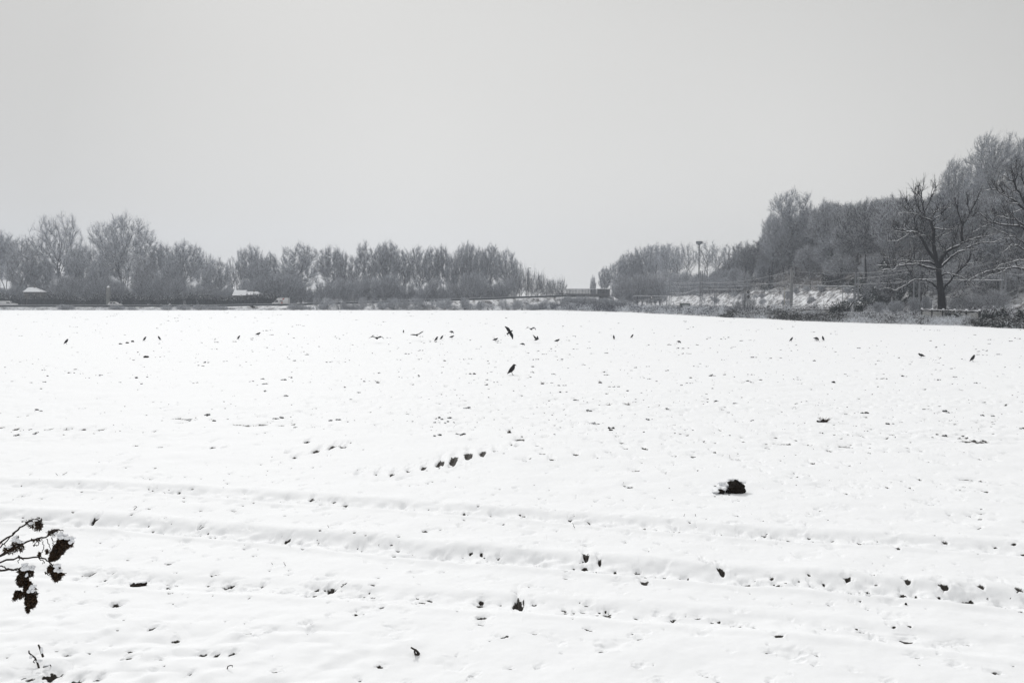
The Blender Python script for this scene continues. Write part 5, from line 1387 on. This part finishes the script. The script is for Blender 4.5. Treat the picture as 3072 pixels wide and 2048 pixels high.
def wheels(rt, xs2, wd, r=.33):
    for x in xs2:
        for s_ in (-1, 1):
            m_ = MB(); m_.tube([(x, s_ * (wd / 2 - .02), r), (x, s_ * (wd / 2 - .24), r)], r, 14); wh = m_.build('wheel', M['tyre'], rt)
            m_ = MB(); m_.tube([(x, s_ * (wd / 2 + .0), r), (x, s_ * (wd / 2 - .03), r)], r * .55, 10); m_.build('rim', M['steel'], wh)
zr = road_top(-160)
a = at(0, 915, 267)
rt = empty('van', (a.x, 267, road_top(a.x) + .01)); tag(rt, 'white panel van on the road at the far left, facing right', 'van')
profile_body('body', [(.05, .35), (5.35, .35), (5.45, .75), (5.3, .98), (4.2, 1.18), (3.3, 1.72), (2.7, 1.86), (1.5, 1.90), (.25, 1.88), (.0, 1.75), (0, .6)], 1.85, M['white_paint'], rt)
panel('side_window', [(2.65, 1.18), (3.95, 1.12), (3.4, 1.55), (2.55, 1.62)], -.945, M['glass'], rt)
panel('windscreen', [(3.5, 1.60), (4.18, 1.20), (4.14, 1.18), (3.46, 1.58)], -.80, M['glass'], rt, 1.6)
panel('logo', [(.12, 1.10), (.95, 1.08), (1.02, 1.15), (.14, 1.19)], -.945, M['plate'], rt)
wheels(rt, (.95, 4.4), 1.85)
a = at(329, 915, 267)
rt = empty('car', (a.x - .3, 267, road_top(a.x) + .01)); tag(rt, 'white hatchback on the road beside the pale pillar', 'car')
profile_body('body', [(.0, .3), (4.0, .3), (4.1, .7), (3.95, .88), (3.05, 1.0), (2.55, 1.48), (1.9, 1.60), (.7, 1.58), (.25, 1.2), (.0, 1.0)], 1.7, M['white_paint'], rt)
panel('side_window', [(.75, 1.05), (1.60, 1.03), (1.55, 1.46), (.90, 1.44)], -.87, M['glass'], rt)
panel('side_window', [(1.75, 1.03), (2.75, 1.02), (2.4, 1.42), (1.72, 1.46)], -.87, M['glass'], rt)
wheels(rt, (.75, 3.3), 1.7, .30)
m_ = MB(); m_.box((2.85, -1.0, 1.0), (3.0, -.86, 1.12)); m_.build('mirror', M['black'], rt)
a = at(818, 911, 268)
rt = empty('delivery_truck', (a.x, 268, road_top(a.x) + .01)); tag(rt, 'white box truck with red and grey markings facing left on the road', 'truck')
profile_body('cab', [(0, .35), (2.25, .35), (2.25, 2.25), (1.9, 2.2), (1.2, 1.75), (.65, 1.15), (.1, .95), (-.05, .7)], 1.95, M['white_paint'], rt)
panel('side_window', [(.85, 1.15), (2.0, 1.15), (2.0, 1.8), (1.35, 1.75)], -1.0, M['glass'], rt)
m_ = MB(); m_.box((2.3, -1.05, .55), (5.25, 1.05, 2.55)); bx_ = m_.build('cargo_box', M['white_paint'], rt)
panel('red_mark', [(3.3, 1.95), (3.9, 1.95), (4.15, 2.45), (3.6, 2.38)], -1.08, M['red_paint'], bx_)
panel('red_mark', [(2.95, .8), (3.45, .72), (3.55, 1.15), (3.1, 1.25)], -1.08, M['red_paint'], bx_)
panel('grey_mark', [(2.6, 1.35), (3.5, 1.35), (3.5, 1.7), (2.6, 1.7)], -1.08, M['plate'], bx_)
panel('deflector', [(1.3, 2.05), (2.2, 2.25), (2.2, 2.5), (1.9, 2.48)], -.8, M['white_paint'], rt, 1.6)
wheels(rt, (.6, 4.2), 2.0, .36)

# ------------------------------------------------------------------ crows
def crow_mesh(name, spine, rad, legs, wings=(), flat=1.0):
    """one continuous skin: body loft with legs and wings rooted inside it"""
    m_ = MB()
    P = np.array(spine, float); n = len(P); k = 8
    D = np.gradient(P, axis=0); D /= np.linalg.norm(D, axis=1)[:, None] + 1e-9
    A = np.array([0, 1.0, 0])[None].repeat(n, 0); Bn = np.cross(D, A)
    th = np.arange(k) * 2 * PI / k
    R = np.array(rad) * [[1.22, 1.22]]
    V = P[:, None] + R[:, 0][:, None, None] * np.cos(th)[None, :, None] * A[:, None] + R[:, 1][:, None, None] * np.sin(th)[None, :, None] * Bn[:, None]
    i = np.arange(n - 1)[:, None] * k; j = np.arange(k)[None]; j2 = (j + 1) % k
    m_.add(V, np.stack([i + j, i + j2, i + k + j2, i + k + j], -1).reshape(-1, 4))
    for L, r in legs: m_.tube(L, r, 5)
    for W in wings:      # list of (leading point, trailing point) stations
        V = []
        for a, b in W:
            a = np.array(a, float); b = np.array(b, float); up_ = np.array([0, 0, .008])
            V += [a + up_, a - up_, b - up_ * .4, b + up_ * .4]
        q = np.arange(len(V)).reshape(-1, 4); Q = []
        for s0, s1 in zip(q[:-1], q[1:]):
            for c in range(4): Q.append((s0[c], s1[c], s1[(c + 1) % 4], s0[(c + 1) % 4]))
        Q.append(tuple(q[-1])); m_.add(V, Q)
    return m_.build(name, M['feather'], smooth=True)
def crow_pose(kind):
    """crow facing +X, feet at the origin, about 0.33 m tall when upright"""
    legs = lambda x, z: [([(x, s_, z), (x - .015, s_, z * .5), (x + .005, s_, .01), (x + .05, s_, .0)], .006) for s_ in (-.03, .03)]
    if kind == 'upright':
        sp = [(-.155, 0, .035), (-.12, 0, .07), (-.07, 0, .115), (-.02, 0, .165), (.02, 0, .215), (.045, 0, .26), (.058, 0, .295), (.075, 0, .315), (.095, 0, .312), (.115, 0, .305), (.15, 0, .294)]
        rd = [(.018, .006), (.028, .018), (.048, .040), (.062, .056), (.060, .058), (.045, .045), (.036, .038), (.030, .032), (.016, .018), (.010, .012), (.002, .002)]
        return crow_mesh('crow', sp, rd, legs(.01, .15))
    if kind == 'level':
        sp = [(-.24, 0, .085), (-.19, 0, .10), (-.12, 0, .118), (-.05, 0, .14), (.02, 0, .155), (.07, 0, .175), (.095, 0, .205), (.115, 0, .222), (.135, 0, .218), (.155, 0, .21), (.185, 0, .198)]
        rd = [(.022, .005), (.026, .012), (.045, .036), (.060, .054), (.058, .054), (.044, .044), (.034, .036), (.029, .030), (.015, .017), (.009, .011), (.002, .002)]
        return crow_mesh('crow', sp, rd, legs(0, .11))
    if kind == 'peck':
        sp = [(-.20, 0, .15), (-.15, 0, .15), (-.09, 0, .15), (-.03, 0, .15), (.03, 0, .145), (.075, 0, .125), (.10, 0, .095), (.115, 0, .07), (.125, 0, .05), (.13, 0, .035), (.138, 0, .01)]
        rd = [(.020, .005), (.026, .014), (.045, .036), (.060, .052), (.058, .052), (.044, .042), (.034, .034), (.029, .029), (.015, .017), (.009, .011), (.002, .002)]
        return crow_mesh('crow', sp, rd, legs(-.01, .11))
    body = [(-.22, 0, -.02), (-.17, 0, -.015), (-.10, 0, -.005), (-.03, 0, 0), (.04, 0, 0), (.09, 0, .008), (.125, 0, .015), (.15, 0, .016), (.17, 0, .012), (.19, 0, .006), (.215, 0, -.002)]
    rd = [(.055, .006), (.040, .014), (.044, .036), (.055, .048), (.052, .046), (.040, .038), (.033, .033), (.026, .026), (.014, .016), (.009, .010), (.002, .002)]
    def wing(s_, z1, z2, z3, sweep=0):
        return [((.06, s_ * .02, .01), (-.08, s_ * .02, .01)), ((.09, s_ * .14, z1 * .55), (-.10, s_ * .14, z1 * .5)), ((.07, s_ * .27, z1), (-.09 - sweep, s_ * .25, z1)), ((.0 - sweep, s_ * .38, z2), (-.09 - sweep, s_ * .33, z2)), ((-.07 - sweep * 1.5, s_ * .46, z3), (-.10 - sweep * 1.5, s_ * .44, z3))]
    if kind == 'fly_down': W = [wing(1, .10, .04, -.06), wing(-1, .10, .04, -.06)]
    elif kind == 'fly_up': W = [wing(1, .06, .06, .05), wing(-1, .13, .17, .20)]
    elif kind == 'glide': W = [wing(1, .02, .02, .02), wing(-1, .02, .02, .02)]
    elif kind == 'arch': W = [wing(1, .13, .10, -.02), wing(-1, .14, .06, -.08)]
    elif kind == 'rise':
        W = [wing(1, .16, .27, .36), wing(-1, .10, .20, .30)]
    return crow_mesh('crow', body, rd, [([(-.06, s_, -.03), (-.12, s_, -.06), (-.14, s_, -.07)], .005) for s_ in (-.02, .02)], W)
CROWS = {}
def crow(kind, x, y, hpx, face, label, air=None, rot=(0, 0, 0), ref=None, grey=False):
    """face: heading in degrees, 0 = facing right; air: depth if flying"""
    if kind not in CROWS:
        o = crow_pose(kind); CROWS[kind] = o
    else:
        o = CROWS[kind].copy(); COL.objects.link(o)
    o['label'] = label; o['category'] = 'crow'
    if air:
        p = at(x, y, air); o.location = p
        s_ = ref or 1.0
    else:
        g = gnd(x, y); z = field_z(g.x, g.y); o.location = (g.x, g.y, z - .004)
        h0 = {'upright': .335, 'level': .245, 'peck': .20}[kind]
        s_ = 1.10 * hpx / F * g.y / h0
    o.scale = (s_ * (1.24 if air else 1.04),) * 3
    o.rotation_euler = (math.radians(rot[0]), math.radians(rot[1]), math.radians(face + rot[2]))
    return o
crow('upright', 1536, 1124, 28, 8, 'largest and nearest crow, standing upright facing right in the middle of the field')
crow('upright', 1309, 1024, 13, 10, 'upright crow, left one of the pair facing right at mid-left centre')
crow('upright', 1325, 1020, 11.5, 0, 'crow facing right, right one of the close pair')
crow('level', 1356, 1016.5, 8.5, 0, 'level crow facing right, just below the preening one')
crow('peck', 1355, 1001, 7.5, 20, 'ruffled crow holding its tail out, above the level crow')
crow('upright', 1210.5, 998, 8, 85, 'small crow seen from behind, left of the flying crow with raised wing')
crow('level', 1487, 1024, 9.5, 0, 'level crow facing right, left of the banking bird')
crow('peck', 1568, 1036, 7, 0, 'small crouching crow left of the one taking off')
crow('level', 1672, 1026, 9.5, 0, 'level crow facing right, right of the one taking off')
crow('upright', 199, 1032, 14, 20, 'upright crow at the far left of the field')
crow('upright', 434, 1022, 12, -8, 'crow facing right beside a line of soil clods')
crow('upright', 478, 1020, 11.5, 168, 'crow facing left, right of the one beside the clods')
crow('upright', 716, 1018, 11, 35, 'upright crow half turned away, alone in the left half of the field')
crow('level', 775, 1007, 9, 0, 'crow crouching with level back, right of the half-turned one')
crow('upright', 1841.5, 1018, 11.5, 95, 'crow seen from behind, right of centre')
crow('upright', 1896, 1015, 10.5, 0, 'crow facing right, next to the one seen from behind')
crow('peck', 2037, 1028, 7, 0, 'crouched crow pecking, alone right of centre')
crow('upright', 2374, 1024, 12, -6, 'crow facing right, left of the pair on the right')
crow('peck', 2449, 1023, 9.5, 10, 'hunched crow pecking, left one of the pair on the right')
crow('upright', 2469, 1023, 12.5, 100, 'upright crow seen from behind, right one of the pair on the right')
crow('upright', 2918, 1083, 18, 5, 'upright crow facing right near the right edge')
o = crow('level', 2763, 1070, 12, 178, 'crow leaning left with lowered head, right part of the field')
crow('fly_down', 1130, 1014, 0, 80, 'crow gliding low with both wings arched down, left of the middle', 55, (0, 22, 0), .92)
crow('fly_up', 1251, 1005, 0, 100, 'flying crow with one wing raised, left of the pair of crows', 58, (-6, 26, 0), .84)
crow('glide', 1530, 996, 0, 0, 'flying crow banking steeply with wings in one vertical line', 52, (74, -32, 0), .86)
crow('arch', 1593, 987, 0, 60, 'flying crow with strongly arched wings, above the one taking off', 60, (0, 20, 0), .76)
crow('rise', 1610, 1018, 0, 20, 'crow just taking off with wings thrown up', 56, (0, -10, 0), .72)
crow('glide', 758, 921, 0, 60, 'black crow flying over the far edge of the field on the left', 70, (0, 66, 0), .52)

# ------------------------------------------------------------------ clods, stalks and stumps on the field
def clod(x, y, wpx, hpx, seed, label, name='soil_clod', deep=1.0, cap=True):
    g = gnd(x, y); k = g.y / F
    rx = wpx * k * .5; rz = hpx * k * .5 * 1.25
    z = field_z(g.x, g.y)
    rt = empty(name, (g.x, g.y, z)); tag(rt, label, 'soil clod')
    m_ = MB(); m_.lump((0, 0, rz * .5), (rx, rx * deep, rz), seed, 16, 11, .22); m_.build('lump', M['soil'], rt, smooth=False)
    if cap:
        m_ = MB(); m_.lump((-rx * .12, rx * deep * .35, rz * 1.05), (rx * .95, rx * deep * .8, rz * .62), seed + 1, 14, 9, .15); m_.build('snow', M['snow'], rt, smooth=True)
    return rt
r_ = clod(2203, 1470, 62, 36, 3, 'largest dark clod of earth, in the right half of the field, partly snowy', deep=.8, cap=False)
for c_, q_, sd in (((-.09, .06, .10), (.10, .10, .045), 9), ((.10, .08, .135), (.07, .07, .02), 10), ((-.17, .02, .04), (.08, .09, .045), 11), ((.0, .10, .16), (.07, .06, .02), 12), ((-.26, .0, .015), (.08, .10, .03), 13)):
    m_ = MB(); m_.lump(c_, q_, sd, 22, 14, .3); m_.build('snow', M['snow'], r_, smooth=True)
m_ = MB(); m_.lump((-.22, -.06, .015), (.07, .05, .035), 15, 10, 7, .4); m_.build('crumbs', M['soil'], r_)
clod(412, 1762, 50, 15, 5, 'dark bow-shaped clod under snow in the lower left')
clod(1885, 1456, 19, 10, 7, 'small black round clod left of the largest one')
clod(2800, 1505, 30, 8, 8, 'flat dark clod right of the largest one')
clod(2718, 1811, 6, 7, 9, 'tiny dark pebble-like clod in the lower right', cap=False)
clod(438, 1075, 15, 6, 10, 'flat dark clod in the distant left of the field')
clod(922, 1326, 13, 9, 11, 'dark clod beside the row of wheel prints')
clod(2462, 1268, 22, 6, 12, 'dark grassy clod in the distance on the right')
clod(2500, 1150, 12, 5, 13, 'small distant dark clod on the right side', deep=1)
clod(361, 1031, 9, 4, 17, 'small clod, leftmost of the row beside the crow'); clod(382, 1028, 9, 4, 18, 'middle clod of the row beside the crow'); clod(398, 1024, 8, 5, 19, 'right clod of the row beside the crow')

# many crumbs poking through the thin snow
m_ = MB(); rc = np.random.default_rng(77)
pts = []
for i in range(6200):
    y = math.exp(rc.uniform(math.log(17), math.log(215)))
    x = rc.uniform(-.66, .66) * y
    if x > float(edge_x(y)) - 2: continue
    dens = float(vn(np.array(x / 14), np.array(y / 11), 71)) * .8 + float(vn(np.array(x / 9), np.array(y / 1.3), 72)) * 1.1 + .45
    if y < 28 and x / y < -.1 and rc.random() < .6: continue
    if rc.random() > dens * 1.25: continue
    pts.append((x, y))
for x, y in pts:
    s_ = rc.random() ** 6
    r = (.011 + .050 * s_) * (.8 + y / 150)
    k = rc.integers(1, 3 if s_ < .4 else 5)
    for j in range(k):
        a, b = x + rc.normal() * r * 1.8, y + rc.normal() * r * 2.0
        if b < Y0 + 1: continue
        rr = r * rc.uniform(.5, 1.1)
        m_.lump((a, b, field_z(a, b) + rr * .10), (rr * rc.uniform(.7, 1.35), rr * .8, rr * rc.uniform(.35, .8)), int(rc.integers(1e6)), 6, 4, .35)
tag(m_.build('soil_crumbs', M['soil_snow']), kind='stuff')

def stalk(x, y, segs, r, label, name='dry_stalk', cat='stalk'):
    """thin dead stalk; segs are photo pixel offsets from its foot"""
    g = gnd(x, y); k = g.y / F; z = field_z(g.x, g.y)
    P = [(0, 0, -.03)] + [(dx * k, -.01 * i, -dy * k + .005) for i, (dx, dy) in enumerate(segs)]
    m_ = MB(); m_.tube(P, np.linspace(r, r * .5, len(P)), 5)
    o = m_.build(name, M['weed_stem']); o.location = (g.x, g.y, z); tag(o, label, cat)
stalk(402, 1532, [(0, 0), (6, -5), (11, -8), (9, -12), (3, -10)], .005, 'curled stalk above the upper left dent of the second track')
stalk(1724, 1580, [(0, 0), (-4, -5), (-4, -10), (-8, -15)], .004, 'wavy thin stalk below the first track, centre right')
stalk(986, 1590, [(0, 0), (-2, -4), (-1, -8)], .004, 'short upright stalk on the second track')
stalk(1136, 1625, [(0, 0), (2, -6)], .004, 'tiny stalk tip on the second track')
stalk(856, 1700, [(0, 0), (-2, -5), (-3, -12)], .004, 'slanting stalk pair member, right one')
stalk(817, 1692, [(0, 0), (-2, -5)], .004, 'slanting stalk pair member, left one')
stalk(172, 1422, [(0, 0), (-4, -6)], .005, 'short twig tip left of the v-shaped pair')
stalk(188, 1420, [(0, 0), (10, -4), (16, -8)], .005, 'slanting twig right of the short twig tip')
stalk(2052, 1545, [(0, 0), (2, -8)], .004, 'left thin stem of two above the first track'); stalk(2087, 1543, [(0, 0), (-1, -6), (-3, -7)], .004, 'right thin stem of two above the first track')
stalk(2190, 1366, [(0, 0), (-2, -12)], .004, 'thin upright straw behind the large clod')
stalk(682, 2017, [(0, 0), (4, -8), (12, -12), (20, -14), (21, -10)], .005, 'curled twig near the bottom, left of centre')
stalk(496, 1485, [(0, 0), (-4, -6)], .004, 'tiny bent straw between the two tracks')
stalk(1256, 1966, [(0, 0), (-4, -8), (-8, -14), (-22, -24)], .013, 'dark forked stub sticking out of the snow at the bottom centre', 'stub', 'stub')
stalk(1254, 1968, [(0, 0), (-8, -2), (-10, -12), (-4, -20)], .012, 'second prong of the dark stub at the bottom centre', 'stub', 'stub')
# tufts
def tuft(x, y, hpx, n, label, spread=.5):
    g = gnd(x, y); k = g.y / F; z = field_z(g.x, g.y); h_ = hpx * k
    rt = empty('grass_tuft', (g.x, g.y, z)); tag(rt, label, 'grass tuft')
    A = np.zeros((n, 3)); A[:, :2] = RNG.normal(size=(n, 2)) * h_ * .15
    Bv = A + np.stack([RNG.normal(size=n) * h_ * spread, RNG.normal(size=n) * h_ * spread, RNG.uniform(.4, 1.1, n) * h_], 1)
    m_ = MB(); m_.ribbons(A, Bv, np.full(n, h_ * .16)); m_.build('blades', M['weed'], rt)
    m_ = MB(); m_.lump((0, 0, 0), (h_ * .45, h_ * .4, h_ * .25), 4, 9, 6, .3); m_.build('root_clump', M['soil'], rt)
tuft(1527, 1299, 13, 16, 'spiky dark grass tuft above the end of the wheel prints')
tuft(1800, 1149, 12, 10, 'small dark grass tuft in the right middle distance')
tuft(2474, 1268, 16, 40, 'bushy dark grass tuft in the right middle distance', .8)
tuft(1627, 1152, 10, 10, 'small grass tuft right of the nearest crow')
tuft(1034, 1161, 7, 8, 'tiny tuft left of the middle distance')
tuft(1826, 1216, 9, 14, 'low wide tuft right of centre', 1.2)
tuft(1885, 1217, 9, 16, 'ragged low tuft next to the low wide one', 1.6)
tuft(1133, 1148, 10, 8, 'dark slanting tuft left of the nearest crow', .9)

# ------------------------------------------------------------------ dead weed reaching in from the left, close to the camera
def wz(x, y, Y): return np.array(at(x * .3494, 1500 + y * .3494, Y))
YW = 3.0
rt = empty('dead_weed', (-2.35, 3.0, 0)); tag(rt, 'dead brown weed with drooping seed heads and snow lumps reaching in at the left', 'weed')
off = np.array([-2.35, 3.0, 0])
m_ = MB()
def stem(pts, r0, r1, jit=.004):
    P = [wz(*q) - off for q in pts]
    P = np.array(P); t = np.linspace(0, len(P) - 1, len(P) * 4); i = np.minimum(t.astype(int), len(P) - 2); f = (t - i)[:, None]
    P = P[i] * (1 - f) + P[i + 1] * f; P[1:-1] += RNG.normal(size=P[1:-1].shape) * jit * .5
    m_.tube(P, np.linspace(r0, r1, len(P)) * .55, 6)
stem([(-500, 900, 3.1), (-250, 600, 3.05), (0, 365, 3), (120, 275, 3), (200, 215, 2.98), (260, 172, 2.97), (310, 160, 2.97), (345, 175, 2.97), (365, 210, 2.97)], .008, .003)
stem([(-480, 950, 3.1), (-250, 640, 3.05), (0, 400, 3), (60, 350, 3), (130, 280, 3)], .006, .003)
stem([(-450, 950, 3.1), (-200, 640, 3.05), (0, 470, 3), (60, 425, 3), (110, 400, 3), (170, 350, 3)], .007, .003)
stem([(-300, 700, 3.1), (0, 470, 3.05), (210, 372, 3.02), (330, 325, 3), (400, 312, 3), (440, 270, 2.98), (500, 248, 2.97), (545, 262, 2.97)], .008, .003)
stem([(-400, 850, 3.1), (-150, 580, 3.05), (0, 527, 3), (130, 500, 3), (330, 488, 3), (400, 510, 3), (450, 560, 3)], .008, .004)
stem([(-400, 950, 3.1), (-200, 700, 3.05), (0, 600, 3), (120, 600, 3), (180, 580, 3), (230, 570, 3)], .009, .004)
stem([(-300, 850, 3.1), (-50, 545, 3.05), (0, 560, 3), (75, 592, 3), (150, 600, 3)], .006, .003)
stem([(440, 320, 3), (460, 350, 3), (455, 400, 3), (430, 460, 3)], .003, .002)
stem([(400, 330, 3), (425, 400, 3), (440, 470, 3)], .003, .002)
stem([(370, 350, 3), (375, 420, 3), (350, 450, 3), (330, 460, 3)], .003, .002)
stem([(340, 345, 3), (320, 385, 3), (285, 395, 3), (300, 370, 3), (340, 330, 3)], .003, .002)
stem([(170, 480, 3), (205, 515, 3)], .004, .002); stem([(160, 470, 3), (158, 540, 3)], .003, .002)
stem([(0, 360, 3), (40, 375, 3), (45, 410, 3)], .003, .002)
stem([(330, 490, 3), (380, 530, 3), (365, 545, 3)], .003, .002)
stem([(500, 650, 3), (545, 630, 3), (570, 625, 3)], .003, .002)
stem([(430, 560, 3), (400, 625, 3), (385, 615, 3), (420, 645, 3)], .004, .002)
stem([(-500, 900, 3.1), (-600, 1500, 3.1), (-640, 2600, 3.1)], .012, .014)
stem([(-400, 950, 3.1), (-560, 1500, 3.1), (-640, 2700, 3.1)], .012, .012)
m_.build('stems', M['weed_stem'], rt, smooth=True)
def cluster(ells, n, sz, mt_='weed'):
    c = MB(); PP = []
    for (cx_, cy_, rx, ry, dens) in ells:
        k = int(n * dens); a = RNG.normal(size=(k, 3)); a /= np.linalg.norm(a, axis=1)[:, None]; a *= RNG.random((k, 1)) ** .4
        P = np.array([wz(cx_ + q[0] * rx, cy_ + q[1] * ry, 3.0 + q[2] * rx * .0004) for q in a]) - off
        PP.append(P)
    P = np.concatenate(PP)
    c.leaves(P, sz * .62, 0)
    d = RNG.normal(size=P.shape); d[:, 2] -= .6; d /= np.linalg.norm(d, axis=1)[:, None]
    c.ribbons(P, P + d * .011, np.full(len(P), .003))
    return c
for i, (ells, n, sz) in enumerate([
   ([(330, 205, 38, 60, 1), (265, 205, 32, 45, .25), (250, 190, 30, 25, .2)], 240, .006),
   ([(135, 370, 40, 75, .6), (180, 400, 25, 60, .5), (110, 420, 45, 40, .4), (60, 430, 40, 35, .3)], 230, .006),
   ([(560, 360, 78, 62, 1.2), (510, 420, 55, 60, 1), (470, 470, 45, 45, .9), (440, 500, 24, 24, .3)], 520, .009),
   ([(470, 600, 55, 50, .8), (485, 650, 45, 50, .8), (440, 590, 40, 40, .4), (530, 635, 25, 10, .2)], 330, .008),
   ([(220, 620, 70, 60, 1), (190, 690, 55, 60, .9), (240, 740, 40, 60, .6)], 480, .009),
   ([(260, 800, 62, 70, 1), (265, 870, 55, 60, .9), (240, 935, 18, 30, .3), (160, 810, 45, 35, .6), (125, 845, 18, 16, .1)], 480, .009),
   ([(440, 285, 45, 25, .5), (470, 265, 35, 18, .4), (310, 340, 60, 18, .25)], 140, .006),
   ([(338, 465, 16, 24, .5), (402, 440, 14, 24, .4)], 90, .007)]):
    cluster(ells, n, sz).build('seed_head', M['weed'], rt)
def snowlump(parts, seed):
    c = MB()
    for j, (cx_, cy_, rx, ry) in enumerate(parts):
        p = wz(cx_, cy_, 2.97) - off; k = .3494 / F * 3
        rs = np.random.default_rng(seed + j)
        for q in range(9):
            o_ = rs.normal(size=3) * [.42, .3, .34] * [rx * k, rx * k, ry * k]; f_ = rs.uniform(.28, .50)
            c.lump(p + o_ - [0, 0, .1 * ry * k], (rx * k * f_, rx * k * f_ * .8, ry * k * f_ * .8), seed + j + q * 7, 12, 9, .25)
    c.build('snow', M['snow'], rt, smooth=True)
snowlump([(520, 300, 42, 34), (580, 320, 56, 34), (610, 345, 36, 30), (490, 285, 26, 22)], 1)
snowlump([(135, 325, 42, 30), (165, 350, 30, 26)], 20)
snowlump([(235, 575, 52, 40), (210, 555, 40, 26)], 30)
snowlump([(285, 735, 30, 40), (270, 770, 32, 30)], 40)
snowlump([(485, 560, 34, 38), (510, 600, 28, 26)], 50)
snowlump([(265, 200, 20, 22), (310, 172, 34, 10)], 60)
snowlump([(70, 400, 30, 14), (230, 640, 16, 26)], 70)
# twig sticking out of the snow, bottom left
g = gnd(345 * .3494, 1500 + 1490 * .3494); off = np.array([g.x, g.y, 0]); YT = g.y
rt = empty('snowy_twig', (g.x, g.y, 0)); tag(rt, 'small branching dark twig sticking out of the snow at the bottom left', 'twig')
m_ = MB()
for pts, r0, r1 in (([(340, 1500), (335, 1440), (320, 1390), (300, 1350), (275, 1330), (250, 1310), (248, 1290)], .010, .006), ([(335, 1470), (290, 1460), (240, 1468), (200, 1472), (165, 1470)], .008, .004), ([(200, 1472), (192, 1495)], .006, .004), ([(370, 1342), (355, 1300), (342, 1265), (330, 1240)], .011, .008), ([(370, 1430), (400, 1425), (430, 1410), (440, 1425)], .006, .004), ([(300, 1365), (285, 1385), (300, 1395)], .005, .003)):
    P = np.array([np.array(at(x * .3494, 1500 + y * .3494, YT + .02 * i)) - off for i, (x, y) in enumerate(pts)])
    m_.tube(P, np.linspace(r0, r1, len(P)) * .8, 6)
m_.build('branch', M['weed_stem'], rt)
c = MB()
for x, y, rx, ry in ((358, 1290, 12, 34), (265, 1345, 14, 16), (340, 1375, 26, 14), (240, 1455, 50, 8), (400, 1412, 26, 9)):
    k = .3494 / F * YT; p = np.array(at(x * .3494, 1500 + y * .3494, YT + .01)) - off
    c.lump(p, (rx * k, rx * k * .7, ry * k), x, 10, 7, .15)
c.build('snow', M['snow'], rt, smooth=True)

# ------------------------------------------------------------------ winter haze
def haze():
    m_ = MB(); m_.box((-700, -60, -1.5), (700, 900, 75))
    o = m_.build('haze', None)
    m = bpy.data.materials.new('haze_air'); m.use_nodes = True; t = m.node_tree
    t.nodes.clear()
    ou = N(t, 'ShaderNodeOutputMaterial'); vo = N(t, 'ShaderNodeVolumePrincipled')
    vo.inputs['Color'].default_value = (.84, .90, 1.0, 1); vo.inputs['Density'].default_value = HAZE; vo.inputs['Anisotropy'].default_value = 0.0
    t.links.new(vo.outputs[0], ou.inputs['Volume'])
    o.data.materials.append(m); tag(o, kind='stuff')
HAZE = 0.00046
haze()
# prototypes that found no use
for p_ in list(PROTO.values()) + list(SHRUB.values()) + list(HILLT.values()) + IV + EB:
    if p_ not in used:
        for c in list(p_.children_recursive): bpy.data.objects.remove(c)
        bpy.data.objects.remove(p_)
